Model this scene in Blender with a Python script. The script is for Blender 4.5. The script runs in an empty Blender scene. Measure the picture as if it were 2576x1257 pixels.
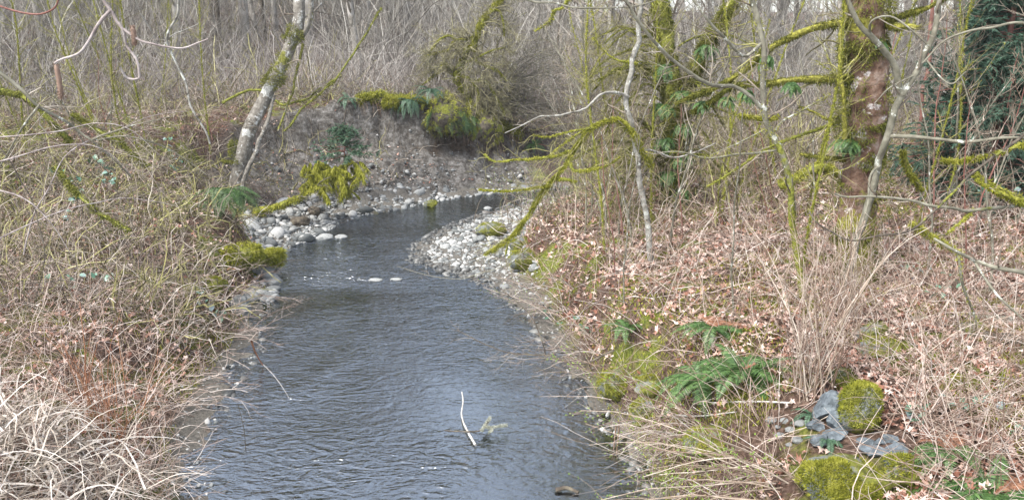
import bpy, math, random
import numpy as np
from mathutils import Vector
rng = np.random.default_rng(11)
random.seed(5)
R_ = math.radians
SC = bpy.context.scene
COL = SC.collection

# ------------------------------------------------------------------ camera, sky, sun, exposure
F, CX, CY = 2022.0, 1288.0, 628.5
PITCH = R_(14.6)
CAM = np.array([0.0, 0.0, 4.0])
cd = bpy.data.cameras.new('camera'); cam = bpy.data.objects.new('camera', cd); COL.objects.link(cam)
cam.location = CAM; cam.rotation_euler = (R_(90) - PITCH, 0, 0)
cd.sensor_width = 36; cd.lens = 36 * F / 2576; cd.clip_start = 0.05; cd.clip_end = 600
SC.camera = cam
SUN_EL, SUN_AZ = R_(55), R_(226)      # azimuth the light comes from, clockwise from +Y
w = bpy.data.worlds.new('World'); SC.world = w; w.use_nodes = True
nt = w.node_tree; bg = nt.nodes['Background']
sk = nt.nodes.new('ShaderNodeTexSky'); sk.sky_type = 'NISHITA'; sk.sun_disc = False
sk.sun_elevation = SUN_EL; sk.sun_rotation = SUN_AZ
sk.air_density = 1.0; sk.dust_density = 2.0; sk.ozone_density = 1.0
hs = nt.nodes.new('ShaderNodeHueSaturation'); hs.inputs['Saturation'].default_value = .5; nt.links.new(sk.outputs[0], hs.inputs['Color']); nt.links.new(hs.outputs[0], bg.inputs[0]); bg.inputs[1].default_value = 0.15
ld = bpy.data.lights.new('sun', 'SUN'); lo = bpy.data.objects.new('sun', ld); COL.objects.link(lo)
ld.energy = 2.0; ld.angle = R_(12); ld.color = (1.0, 0.96, 0.9)
sd = Vector((math.sin(SUN_AZ) * math.cos(SUN_EL), math.cos(SUN_AZ) * math.cos(SUN_EL), math.sin(SUN_EL)))
lo.rotation_euler = (-sd).to_track_quat('-Z', 'Y').to_euler()
SC.view_settings.view_transform = 'Standard'; SC.view_settings.look = 'None'
SC.view_settings.exposure = 1.5; SC.view_settings.gamma = 1
SC.cycles.max_bounces = 6; SC.cycles.diffuse_bounces = 3; SC.cycles.transparent_max_bounces = 6
SC.cycles.use_denoising = True; SC.cycles.sample_clamp_direct = 8; SC.cycles.sample_clamp_indirect = 3

# ------------------------------------------------------------------ small maths
def ray(px, py):
    dx = (np.asarray(px, float) - CX) / F; dy = -(np.asarray(py, float) - CY) / F
    c, s = math.cos(PITCH), math.sin(PITCH)
    return np.stack([dx, c + dy * s, -s + dy * c], -1)
def at(px, py, Y):
    d = ray(px, py); return CAM + d * (Y / d[..., 1:2])
def onz(px, py, z=0.0):
    d = ray(px, py); return CAM + d * ((z - 4.0) / d[..., 2:3])
def norm(v): return v / np.maximum(np.linalg.norm(v, axis=-1, keepdims=True), 1e-9)
def sstep(t): t = np.clip(t, 0, 1); return t * t * (3 - 2 * t)
_H = np.random.default_rng(3).random((256, 256))
def vnoise(x, y, s=1.0, o=0):
    x = np.asarray(x) * s + 37.1 + o * 17.3; y = np.asarray(y) * s + 91.7 + o * 5.9
    xi = np.floor(x).astype(int); yi = np.floor(y).astype(int); fx = sstep(x - xi); fy = sstep(y - yi)
    g = lambda a, b: _H[a % 256, b % 256]
    return (g(xi, yi) * (1 - fx) + g(xi + 1, yi) * fx) * (1 - fy) + (g(xi, yi + 1) * (1 - fx) + g(xi + 1, yi + 1) * fx) * fy
def fbm(x, y, s=1.0, n=3, o=0):
    r = 0; a = 0.5
    for i in range(n): r = r + a * (vnoise(x, y, s * 2 ** i, o + i) - 0.5); a *= 0.5
    return r
def sdist(poly, x, y):
    x = np.asarray(x, float); y = np.asarray(y, float)
    best = np.full(x.shape, 1e9); ins = np.zeros(x.shape, bool)
    n = len(poly)
    for i in range(n):
        ax, ay = poly[i]; bx, by = poly[(i + 1) % n]
        ex, ey = bx - ax, by - ay; L = ex * ex + ey * ey + 1e-12
        t = np.clip(((x - ax) * ex + (y - ay) * ey) / L, 0, 1)
        best = np.minimum(best, (x - ax - t * ex) ** 2 + (y - ay - t * ey) ** 2)
        if abs(by - ay) > 1e-9:
            c = ((ay > y) != (by > y)) & (x < (bx - ax) * (y - ay) / (by - ay) + ax)
            ins ^= c
    d = np.sqrt(best); return np.where(ins, -d, d)

# ------------------------------------------------------------------ terrain description
def poly(px): return [tuple(onz(a, b)[:2]) for a, b in px]
WL = [(520,1257),(500,1150),(530,1050),(605,930),(645,870),(650,800),(685,735),(690,665),(715,628),(790,592),(850,563),(905,545),(1020,522),(1080,510),(1160,495),(1300,482),(1500,468),(1800,452)]
WR = [(1800,462),(1500,487),(1350,503),(1240,530),(1120,572),(1050,612),(1040,655),(1150,690),(1240,722),(1330,800),(1430,920),(1500,1040),(1580,1120),(1650,1257)]
CL = [(455,1257),(420,1130),(470,1010),(575,880),(612,800),(665,735),(684,665),(650,615),(625,585),(650,552),(800,515),(1000,500),(1160,486),(1300,472),(1500,460),(1800,446)]
CR = [(1800,468),(1560,492),(1490,515),(1390,560),(1320,600),(1290,640),(1290,690),(1360,750),(1395,820),(1452,905),(1512,1012),(1598,1100),(1675,1257)]
fL, fR = (14.0, 25.0), (14.0, 22.5)
POLW = [(-2.6, -7.0)] + poly(WL) + [fL, fR] + poly(WR) + [(1.9, -7.0)]
POLC = [(-3.4, -7.0)] + poly(CL) + [(14.0, 25.6), (14.0, 22.0)] + poly(CR) + [(2.7, -7.0)]
# px, py on the channel edge, bank height, width, cliffness
CT = [(420,1300,.55,1.6,0),(400,1130,.5,1.6,0),(560,880,.55,1.0,0),(640,735,.7,.9,0),(680,665,.8,.7,0),(625,585,1.3,2.4,0),
      (720,535,1.7,3.0,.3),(860,508,2.3,2.9,.8),(1000,500,2.75,2.5,1),(1120,490,2.5,1.9,1),(1200,482,2.0,1.8,1),(1290,474,1.0,2.2,.6),(1400,466,.7,2.6,.2),(1800,446,.7,3,0),
      (1800,468,.8,2.0,0),(1560,492,.7,1.4,0),(1390,560,.75,1.0,0),(1300,660,.75,.6,0),(1395,820,.85,.8,0),(1452,905,.95,.6,0),(1520,1020,1.0,.45,0),(1675,1300,.95,.45,0)]
CTP = np.array([list(onz(a, b)[:2]) + [h, w_, c] for a, b, h, w_, c in CT])
def terrain(x, y):
    x = np.asarray(x, float); y = np.asarray(y, float)
    dC = sdist(POLC, x, y); dW = sdist(POLW, x, y)
    W = [1.0 / ((x - p[0]) ** 2 + (y - p[1]) ** 2 + 0.15) ** 2 for p in CTP]
    S = sum(W); H = sum(a * p[2] for a, p in zip(W, CTP)) / S; wd = sum(a * p[3] for a, p in zip(W, CTP)) / S; cl = sum(a * p[4] for a, p in zip(W, CTP)) / S
    shore = np.where(dW < 0, -0.34 * sstep(-dW / 1.1), 0.16 * sstep(dW / 1.5))
    wob = 1 + 0.35 * fbm(x, y, 1.3, 2, 4) * 2
    t = np.clip(dC / (wd * wob), 0, 1)
    p1 = sstep(t)
    p2 = np.interp(t, [0, .12, .6, .655, .70, 1], [0, .05, .38, .52, .95, 1])
    pr = p1 * (1 - cl) + p2 * cl
    out = np.clip(dC, 0, None)
    z = shore + H * pr * (out > 0)
    far = np.clip(out - wd, 0, None)
    z = z + 0.55 * (1 - np.exp(-far / 5.0)) * np.where(cl > .4, .2, 1) + pr * fbm(x, y, .5, 3, 1) * 0.55 * np.clip(out, 0, 1)
    z = z + np.clip(out, 0, .4) * fbm(x, y, 3.0, 2, 7) * .5
    sl = np.interp(x, [-30, -6, 2, 12, 40], [.20, .165, .115, .08, .08])
    yy = y - 25.5 - np.interp(x, [-20, -8, 0, 8], [-5, -2, 0, 2])
    hill = sl * np.where(yy > 0, np.sqrt(yy * yy + 9) - 3, 0); hill = np.where(hill > 0, 9 * (1 - np.exp(-hill / 9)) * 1.15, 0)
    z = z + hill + np.clip(y - 26, 0, 20) / 20 * fbm(x, y, .12, 3, 9) * 1.6
    return z, dC, dW, cl
def axis(lo_, hi_, c, s0, g):
    out = [c]; st = s0
    while out[-1] < hi_: st = s0 + g * abs(out[-1] - c); out.append(out[-1] + st)
    a = [c]
    while a[-1] > lo_: st = s0 + g * abs(a[-1] - c); a.append(a[-1] - st)
    return np.array(sorted(set(a[1:] + out)))
GX = axis(-75, 75, 0.5, .07, .012); GY = np.concatenate([axis(-8, 4, 4, .12, .05)[:-1], np.arange(4, 26, .07), axis(26, 140, 26, .07, .02)])
MX, MY = np.meshgrid(GX, GY); GZ, GC, GW, GCL = terrain(MX, MY)
def gz(x, y):
    x = np.clip(np.asarray(x, float), GX[0], GX[-1] - .01); y = np.clip(np.asarray(y, float), GY[0], GY[-1] - .01)
    i = np.clip(np.searchsorted(GX, x) - 1, 0, len(GX) - 2); j = np.clip(np.searchsorted(GY, y) - 1, 0, len(GY) - 2)
    u = (x - GX[i]) / (GX[i + 1] - GX[i]); v = (y - GY[j]) / (GY[j + 1] - GY[j])
    f = lambda A: (A[j, i] * (1 - u) + A[j, i + 1] * u) * (1 - v) + (A[j + 1, i] * (1 - u) + A[j + 1, i + 1] * u) * v
    return f(GZ), f(GC), f(GW), f(GCL)
def gp(px, py):
    d = ray(px, py); Y = np.arange(3, 90, .04); P = CAM + d[None, :] * (Y / d[1])[:, None]
    z = gz(P[:, 0], P[:, 1])[0]; k = np.argmax(P[:, 2] < z)
    return P[k] if P[k, 2] < z[k] else P[-1]

# ------------------------------------------------------------------ materials
def mk(name, cols, rough=.8, nscale=30.0, nmix=.35, bump=.0, bscale=60.0, spec=.3, trans=0.0, patches=()):
    m = bpy.data.materials.new(name); m.use_nodes = True; t = m.node_tree; N = t.nodes; L = t.links
    b = N['Principled BSDF']; b.inputs['Roughness'].default_value = rough; b.inputs['Specular IOR Level'].default_value = spec
    a = N.new('ShaderNodeAttribute'); a.attribute_name = 'tint'
    tc = N.new('ShaderNodeTexCoord')
    n = N.new('ShaderNodeTexNoise'); n.inputs['Scale'].default_value = nscale; n.inputs['Detail'].default_value = 4
    L.new(tc.outputs['Object'], n.inputs['Vector'])
    mr = N.new('ShaderNodeMapRange'); mr.inputs['From Min'].default_value = .3; mr.inputs['From Max'].default_value = .7
    L.new(n.outputs['Fac'], mr.inputs['Value'])
    mx = N.new('ShaderNodeMix'); mx.inputs[0].default_value = nmix; L.new(a.outputs['Fac'], mx.inputs[2]); L.new(mr.outputs[0], mx.inputs[3])
    r = N.new('ShaderNodeValToRGB'); L.new(mx.outputs[0], r.inputs[0]); e = r.color_ramp.elements
    for i, c in enumerate(cols):
        p = i / max(1, len(cols) - 1)
        if i == 0: e[0].position = 0; e[0].color = (*c, 1)
        elif i == len(cols) - 1: e[1].position = 1; e[1].color = (*c, 1)
    for i, c in enumerate(cols[1:-1]):
        q = e.new((i + 1) / (len(cols) - 1)); q.color = (*c, 1)
    out = r.outputs[0]
    for (pc, sc, th, sharp, att) in patches:      # lichen, moss or stain patches with a shape of their own
        pn = N.new('ShaderNodeTexNoise'); pn.inputs['Scale'].default_value = sc; pn.inputs['Detail'].default_value = 6; pn.inputs['Roughness'].default_value = .65
        L.new(tc.outputs['Object'], pn.inputs['Vector'])
        src = pn.outputs['Fac']
        if att:
            aa = N.new('ShaderNodeAttribute'); aa.attribute_name = att
            ad = N.new('ShaderNodeMath'); ad.operation = 'ADD'; L.new(src, ad.inputs[0])
            sb = N.new('ShaderNodeMath'); sb.operation = 'MULTIPLY_ADD'; sb.inputs[1].default_value = 1.0; sb.inputs[2].default_value = -.5
            L.new(aa.outputs['Fac'], sb.inputs[0]); L.new(sb.outputs[0], ad.inputs[1]); src = ad.outputs[0]
        q = N.new('ShaderNodeMapRange'); q.inputs['From Min'].default_value = th; q.inputs['From Max'].default_value = th + sharp; L.new(src, q.inputs['Value'])
        mm = N.new('ShaderNodeMix'); mm.data_type = 'RGBA'; L.new(q.outputs[0], mm.inputs[0]); L.new(out, mm.inputs[6])
        n2 = N.new('ShaderNodeTexNoise'); n2.inputs['Scale'].default_value = sc * 9; L.new(tc.outputs['Object'], n2.inputs['Vector'])
        r2 = N.new('ShaderNodeValToRGB'); L.new(n2.outputs['Fac'], r2.inputs[0])
        r2.color_ramp.elements[0].position = .35; r2.color_ramp.elements[0].color = (*[v * .55 for v in pc], 1)
        r2.color_ramp.elements[1].position = .65; r2.color_ramp.elements[1].color = (*[min(1, v * 1.3) for v in pc], 1)
        L.new(r2.outputs[0], mm.inputs[7]); out = mm.outputs[2]
    L.new(out, b.inputs['Base Color'])
    if bump:
        bn = N.new('ShaderNodeTexNoise'); bn.inputs['Scale'].default_value = bscale; bn.inputs['Detail'].default_value = 6; L.new(tc.outputs['Object'], bn.inputs['Vector'])
        bb = N.new('ShaderNodeBump'); bb.inputs['Strength'].default_value = bump; bb.inputs['Distance'].default_value = .02
        L.new(bn.outputs['Fac'], bb.inputs['Height']); L.new(bb.outputs[0], b.inputs['Normal'])
    if trans:
        tr = N.new('ShaderNodeBsdfTranslucent'); L.new(out, tr.inputs[0]); ms = N.new('ShaderNodeMixShader'); ms.inputs[0].default_value = trans
        L.new(b.outputs[0], ms.inputs[1]); L.new(tr.outputs[0], ms.inputs[2]); L.new(ms.outputs[0], N['Material Output'].inputs[0])
    return m
M = {}
M['cane'] = mk('pale cane', [(.07,.04,.028),(.18,.12,.085),(.36,.285,.22),(.60,.53,.45)], nmix=.3, nscale=8)
M['straw'] = mk('dead straw', [(.11,.065,.05),(.29,.205,.16),(.51,.42,.36),(.80,.745,.69)], nmix=.25, nscale=8, trans=.15)
M['strap'] = mk('bleached strap grass', [(.10,.075,.055),(.32,.27,.215),(.56,.50,.43),(.82,.79,.74)], nmix=.25, nscale=8, trans=.2)
M['twig'] = mk('grey twig', [(.035,.028,.022),(.12,.095,.07),(.25,.21,.165),(.52,.47,.40)], nmix=.3, nscale=8)
M['hill'] = mk('hill brush', [(.06,.05,.044),(.15,.13,.115),(.28,.255,.23),(.50,.475,.44)], nmix=.3, nscale=.6)
M['hillgrey'] = mk('grey hill saplings', [(.07,.06,.05),(.17,.155,.13),(.32,.30,.26),(.52,.50,.46)], nmix=.3, nscale=.6)
M['mosstwig'] = mk('mossy twig', [(.05,.042,.025),(.14,.125,.06),(.26,.245,.09),(.44,.41,.22)], nmix=.4, nscale=10)
M['crusttwig'] = mk('crusty twig', [(.05,.045,.03),(.14,.125,.08),(.26,.24,.13),(.42,.40,.24)], nmix=.4, nscale=8)
M['redcane'] = mk('red brown cane', [(.13,.05,.03),(.28,.13,.07),(.42,.24,.14)], nmix=.4, nscale=8)
M['darktwig'] = mk('dark twig', [(.04,.036,.03),(.11,.10,.08),(.24,.22,.17)], nmix=.4, nscale=8)
M['moss'] = mk('moss', [(.03,.035,.007),(.12,.135,.017),(.32,.32,.045),(.56,.53,.15)], rough=1, nmix=.45, nscale=14, spec=.1, trans=.2)
M['mossdk'] = mk('deep moss', [(.025,.03,.008),(.075,.085,.018),(.16,.165,.035),(.27,.26,.07)], rough=1, nmix=.45, nscale=14, spec=.1, trans=.15)
M['fern'] = mk('fern green', [(.018,.045,.012),(.05,.11,.03),(.11,.20,.055),(.22,.33,.12)], rough=.45, nmix=.3, spec=.5, trans=.2)
M['fernbl'] = mk('blue green fern', [(.025,.06,.03),(.07,.14,.08),(.15,.25,.14)], rough=.45, nmix=.3, spec=.5, trans=.2)
M['deadfern'] = mk('dead fern', [(.10,.04,.02),(.25,.12,.07),(.36,.22,.14)], nmix=.4)
M['litter'] = mk('fallen leaves', [(.10,.038,.024),(.26,.115,.075),(.43,.27,.21),(.58,.44,.375),(.78,.70,.65)], rough=.6, nmix=.2, nscale=30, trans=.12)
M['green'] = mk('bramble leaf', [(.03,.08,.04),(.07,.17,.10),(.17,.30,.22),(.22,.22,.28)], rough=.4, nmix=.2, spec=.6)
M['bud'] = mk('spring bud', [(.15,.26,.04),(.35,.5,.10)], nmix=.3, trans=.3)
M['whitebark'] = mk('lichen white bark', [(.12,.11,.09),(.25,.24,.21),(.40,.39,.36)], nmix=.75, nscale=14, bump=.6, bscale=40, patches=[((.10,.09,.075),5,.56,.05,None),((.45,.46,.42),9,.58,.03,None),((.20,.21,.03),2.6,.50,.06,'mossy')])
M['alderbark'] = mk('lichened alder bark', [(.07,.06,.05),(.17,.155,.13),(.30,.28,.25)], nmix=.75, nscale=14, bump=.7, bscale=40, patches=[((.42,.42,.39),3.2,.57,.04,None),((.55,.55,.52),9,.60,.03,None),((.15,.15,.03),2.6,.50,.06,'mossy')])
M['maplebark'] = mk('red brown maple bark', [(.045,.024,.016),(.115,.065,.042),(.19,.125,.09),(.30,.235,.20)], nmix=.85, nscale=9, bump=1.2, bscale=22, patches=[((.48,.44,.42),3.2,.60,.03,None),((.22,.21,.035),4.0,.50,.06,'mossy')])
M['greybark'] = mk('smooth grey bark', [(.09,.085,.06),(.17,.16,.12),(.27,.26,.205)], nmix=.7, nscale=12, bump=.3, bscale=50, patches=[((.52,.53,.47),8,.60,.03,None),((.18,.19,.03),3.5,.56,.05,'mossy')])
M['darkbark'] = mk('dark bark', [(.03,.026,.02),(.08,.065,.05),(.16,.14,.10)], nmix=.8, nscale=12, bump=.8, bscale=30, patches=[((.19,.20,.03),4,.50,.06,'mossy')])
M['farbark'] = mk('far alder bark', [(.13,.12,.10),(.28,.26,.23),(.46,.44,.41)], nmix=.8, nscale=2.5, bump=.3, patches=[((.12,.11,.09),3,.60,.04,None)])
M['fartwig'] = mk('far twig', [(.10,.085,.07),(.22,.19,.16),(.38,.34,.30)], nmix=.4, nscale=2)
M['redbark'] = mk('red young trunk', [(.10,.045,.035),(.22,.10,.08),(.30,.18,.15)], nmix=.8, nscale=8, bump=.4)
M['cedar'] = mk('cedar spray', [(.025,.055,.038),(.06,.12,.08),(.13,.22,.15)], rough=.6, nmix=.4, nscale=3, trans=.15)
M['pebble'] = mk('river pebble', [(.06,.065,.06),(.18,.19,.185),(.36,.36,.345),(.62,.61,.58)], rough=.75, nmix=.28, nscale=40, bump=.2, bscale=90)
M['greypebble'] = mk('grey shore stone', [(.055,.06,.058),(.14,.147,.145),(.27,.275,.265),(.50,.49,.47)], rough=.75, nmix=.22, nscale=40, bump=.2, bscale=90)
M['wetpebble'] = mk('wet pebble', [(.04,.042,.042),(.10,.10,.095),(.22,.22,.205)], rough=.3, nmix=.3, nscale=40)
M['bluestone'] = mk('blue grey quarry rock', [(.045,.055,.06),(.11,.13,.145),(.23,.265,.285)], rough=.7, nmix=.8, nscale=16, bump=.6, bscale=50, patches=[((.55,.56,.54),7,.66,.05,None)])
M['mossrock'] = mk('moss covered rock', [(.08,.09,.09),(.17,.18,.17),(.28,.28,.26)], rough=.9, nmix=.8, nscale=12, bump=.8, bscale=40, patches=[((.12,.125,.02),3,.42,.08,None)])
M['whitestick'] = mk('bleached stick', [(.20,.17,.14),(.50,.47,.42),(.75,.73,.68)], nmix=.8, nscale=30, bump=.4)
M['lichen'] = mk('grey green lichen', [(.13,.14,.10),(.30,.31,.24),(.52,.52,.44)], rough=1, nmix=.5, nscale=30)
M['pinkbark'] = mk('pinkish hazel bark', [(.12,.09,.085),(.30,.255,.24),(.55,.50,.48)], nmix=.8, nscale=14, bump=.3)
M['catkin'] = mk('catkin', [(.13,.08,.06),(.25,.17,.13),(.38,.29,.22)], nmix=.4, nscale=40)
M['root'] = mk('hanging root', [(.06,.035,.025),(.18,.12,.08),(.34,.26,.19)], nmix=.4)

# ------------------------------------------------------------------ mesh batches
class Buf:
    def __init__(s): s.v = []; s.q = []; s.t = []; s.a = []; s.mo = []; s.n = 0
    def add(s, V, Q=None, T=None, tint=.5, mossy=0.0):
        V = np.asarray(V, np.float32).reshape(-1, 3); k = len(V)
        if not k: return
        s.v.append(V)
        if Q is not None and len(Q): s.q.append(np.asarray(Q).reshape(-1, 4) + s.n)
        if T is not None and len(T): s.t.append(np.asarray(T).reshape(-1, 3) + s.n)
        s.a.append(np.broadcast_to(np.asarray(tint, np.float32).reshape(-1) if np.ndim(tint) else np.float32(tint), (k,)).copy())
        s.mo.append(np.broadcast_to(np.asarray(mossy, np.float32).reshape(-1) if np.ndim(mossy) else np.float32(mossy), (k,)).copy())
        s.n += k
    def mesh(s, name, mat, off=(0, 0, 0), smooth=True):
        V = np.concatenate(s.v) - np.asarray(off, np.float32)
        Q = np.concatenate(s.q) if s.q else np.zeros((0, 4), int); T = np.concatenate(s.t) if s.t else np.zeros((0, 3), int)
        me = bpy.data.meshes.new(name); me.vertices.add(len(V)); me.vertices.foreach_set('co', V.astype(np.float32).ravel())
        li = np.concatenate([Q.ravel(), T.ravel()]).astype(np.int32); me.loops.add(len(li)); me.loops.foreach_set('vertex_index', li)
        nf = len(Q) + len(T); me.polygons.add(nf)
        st = np.concatenate([np.arange(len(Q)) * 4, len(Q) * 4 + np.arange(len(T)) * 3]).astype(np.int32)
        me.polygons.foreach_set('loop_start', st)
        me.polygons.foreach_set('use_smooth', np.full(nf, smooth))
        me.update(calc_edges=True)
        for nm, arr in (('tint', s.a), ('mossy', s.mo)):
            at_ = me.attributes.new(nm, 'FLOAT', 'POINT'); at_.data.foreach_set('value', np.concatenate(arr).astype(np.float32))
        me.materials.append(mat); return me
    def build(s, name, mat, parent=None, smooth=True, loc=None):
        off = np.array(parent.location) if parent is not None else (np.array(loc) if loc is not None else np.zeros(3))
        if parent is not None and parent.parent is not None: off = off + np.array(parent.parent.location)
        o = bpy.data.objects.new(name, s.mesh(name, mat, off, smooth)); COL.objects.link(o)
        if parent is not None: o.parent = parent
        elif loc is not None: o.location = loc
        return o
def tag(o, label, cat, group=None):
    o['label'] = label; o['category'] = cat
    if group: o['group'] = group
    return o
def thing(name, label, cat, loc, group=None):
    o = bpy.data.objects.new(name, None); COL.objects.link(o); o.location = [float(v) for v in loc]; o.empty_display_size = .1
    return tag(o, label, cat, group)
def stuff(o): o['kind'] = 'stuff'; return o
def copy_tree(o, parent=None):
    c = o.copy(); COL.objects.link(c)
    if parent is not None: c.parent = parent
    for ch in [k for k in COL.objects if k.parent == o]: copy_tree(ch, c)
    return c

def tube(buf, P, R, sides=3, tint=None, mossy=0.0, cap=False):
    P = np.asarray(P, float); R = np.asarray(R, float)
    if P.ndim == 2: P = P[None]; R = R[None] if R.ndim == 1 else R
    N, K, _ = P.shape
    if N == 0: return
    T = norm(np.gradient(P, axis=1)); m = norm(T.mean(1))
    ref = np.where(np.abs(m[:, 2:3]) > .8, np.array([[1., 0, 0]]), np.array([[0, 0, 1.]]))[:, None, :]
    U = norm(np.cross(T, ref)); V = np.cross(T, U)
    a = np.arange(sides) / sides * 2 * np.pi
    if R.ndim == 2: R = R[:, :, None]
    ring = P[:, :, None] + R[..., None] * (np.cos(a)[None, None, :, None] * U[:, :, None] + np.sin(a)[None, None, :, None] * V[:, :, None])
    idx = np.arange(N * K * sides).reshape(N, K, sides); nx = np.roll(idx, -1, 2)
    q = np.stack([idx[:, :-1], nx[:, :-1], nx[:, 1:], idx[:, 1:]], -1).reshape(-1, 4)
    if tint is None: tint = rng.random(N)
    tt = np.repeat(np.broadcast_to(np.asarray(tint, float), (N,)), K * sides)
    mo = np.broadcast_to(mossy, (N, K)) if np.ndim(mossy) < 2 else mossy
    tr = None
    if cap:
        tr = [];
        for r0 in (idx[0, 0][::-1], idx[0, -1]):
            for k in range(1, sides - 1): tr.append((r0[0], r0[k], r0[k + 1]))
    buf.add(ring.reshape(-1, 3), q, tr, tt, np.repeat(mo.reshape(-1), sides))
def cat(pts, n):                       # Catmull-Rom through pts, n samples
    p = np.asarray(pts, float)
    if len(p) == 2: return p[0] + (p[1] - p[0]) * np.linspace(0, 1, n)[:, None]
    e = np.vstack([2 * p[0] - p[1], p, 2 * p[-1] - p[-2]])
    d = np.concatenate([[0], np.cumsum(np.linalg.norm(np.diff(p, axis=0), axis=1))]); s = np.linspace(0, d[-1] * .99999, n)
    i = np.clip(np.searchsorted(d, s, side='right') - 1, 0, len(p) - 2); t = ((s - d[i]) / (d[i + 1] - d[i]))[:, None]
    a, b, c, q = e[i], e[i + 1], e[i + 2], e[i + 3]
    return .5 * (2 * b + (c - a) * t + (2 * a - 5 * b + 4 * c - q) * t * t + (3 * b - a - 3 * c + q) * t ** 3)
def walk(base, d, L, K, wander=.12, up=0.0):
    N = len(base); P = np.zeros((N, K, 3)); P[:, 0] = base; d = norm(d); st = (np.broadcast_to(L, (N,)) / (K - 1))[:, None]
    up = np.broadcast_to(up, (N,))[:, None]
    for k in range(1, K):
        d = norm(d + rng.normal(0, wander, (N, 3)) + up * np.array([[0, 0, 1.]])); P[:, k] = P[:, k - 1] + d * st
    return P
def spawn(P, R, per, L, K, ang=(.5, 1.0), up=0.0, wander=.15, s0=.15, s1=1.0, rf=.5, bias=0.0, rmin=.0012, tip=.35, fall=.5):
    N, KK, _ = P.shape; n = int(N * per)
    i = rng.integers(0, N, n); s = rng.uniform(s0, s1, n); f = s * (KK - 1) * .9999; k = f.astype(int); u = (f - k)[:, None]
    b = P[i, k] * (1 - u) + P[i, np.minimum(k + 1, KK - 1)] * u; t = norm(P[i, np.minimum(k + 1, KK - 1)] - P[i, k])
    r = R[i, k] * (1 - u[:, 0]) + R[i, np.minimum(k + 1, KK - 1)] * u[:, 0]
    pr = norm(np.cross(t, rng.normal(size=(n, 3)))); pr = norm(pr + bias * np.array([[0, 0, 1.]]))
    a = rng.uniform(ang[0], ang[1], n)[:, None]; d = t * np.cos(a) + pr * np.sin(a)
    l = L * rng.uniform(.4, 1.2, n) * (1 - fall * s)
    Q = walk(b, d, l, K, wander, up); r0 = np.maximum(r * rf, rmin)
    return Q, r0[:, None] * np.linspace(1, tip, K)[None]
def blades(buf, B, D, L, W, tint=None):      # one thin triangle per blade
    n = len(B); D = norm(D); S = norm(np.cross(D, rng.normal(size=(n, 3)))) * np.broadcast_to(W, (n,))[:, None] * .5
    tipp = B + D * np.broadcast_to(L, (n,))[:, None]
    V = np.stack([B - S, B + S, tipp], 1); T = np.arange(3 * n).reshape(n, 3)
    if tint is None: tint = rng.random(n)
    buf.add(V, None, T, np.repeat(tint, 3))
def mossfur(buf, P, R, per_m, ln=.03, wd=.008, droop=.5, side=0.6, puff=1.0, thr=.55):
    P = np.asarray(P); R = np.asarray(R)
    seg = np.linalg.norm(np.diff(P, axis=0), axis=1); c = np.concatenate([[0], np.cumsum(seg)]); n = int(c[-1] * per_m)
    s = rng.random(n) * c[-1]
    oo = int(rng.integers(50)); th = rng.uniform(0, 6.283, n); cl = .25 + 1.3 * vnoise(s * 7, np.cos(th) * 1.5, 1.0, oo)
    k = np.clip(np.searchsorted(c, s, side='right') - 1, 0, len(P) - 2); u = ((s - c[k]) / seg[k])[:, None]
    p = P[k] * (1 - u) + P[k + 1] * u; r = (R[k] * (1 - u[:, 0]) + R[k + 1] * u[:, 0]); t = norm(P[k + 1] - P[k])
    e1 = norm(np.cross(t, np.array([.3, .2, 1.]))); e2 = np.cross(t, e1); d = e1 * np.cos(th)[:, None] + e2 * np.sin(th)[:, None]; d = norm(d + np.array([0, 0, side]))
    r = r * (1 + .6 * puff * (cl - .75))
    kk = cl > thr + .25 * (d[:, 2] < -.3); p, d, r, cl = p[kk], d[kk], r[kk], cl[kk]; n = len(p)
    D = d * .7 + rng.normal(0, .35, (n, 3)) + np.array([0, 0, -droop])
    blades(buf, p + d * (r * rng.uniform(.75, 1.1, n))[:, None], D, ln * rng.uniform(.5, 1.5, n) * cl, wd * rng.uniform(.6, 1.4, n), np.clip(rng.normal(.55 + .25 * d[:, 2], .2, n), 0, 1))

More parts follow.
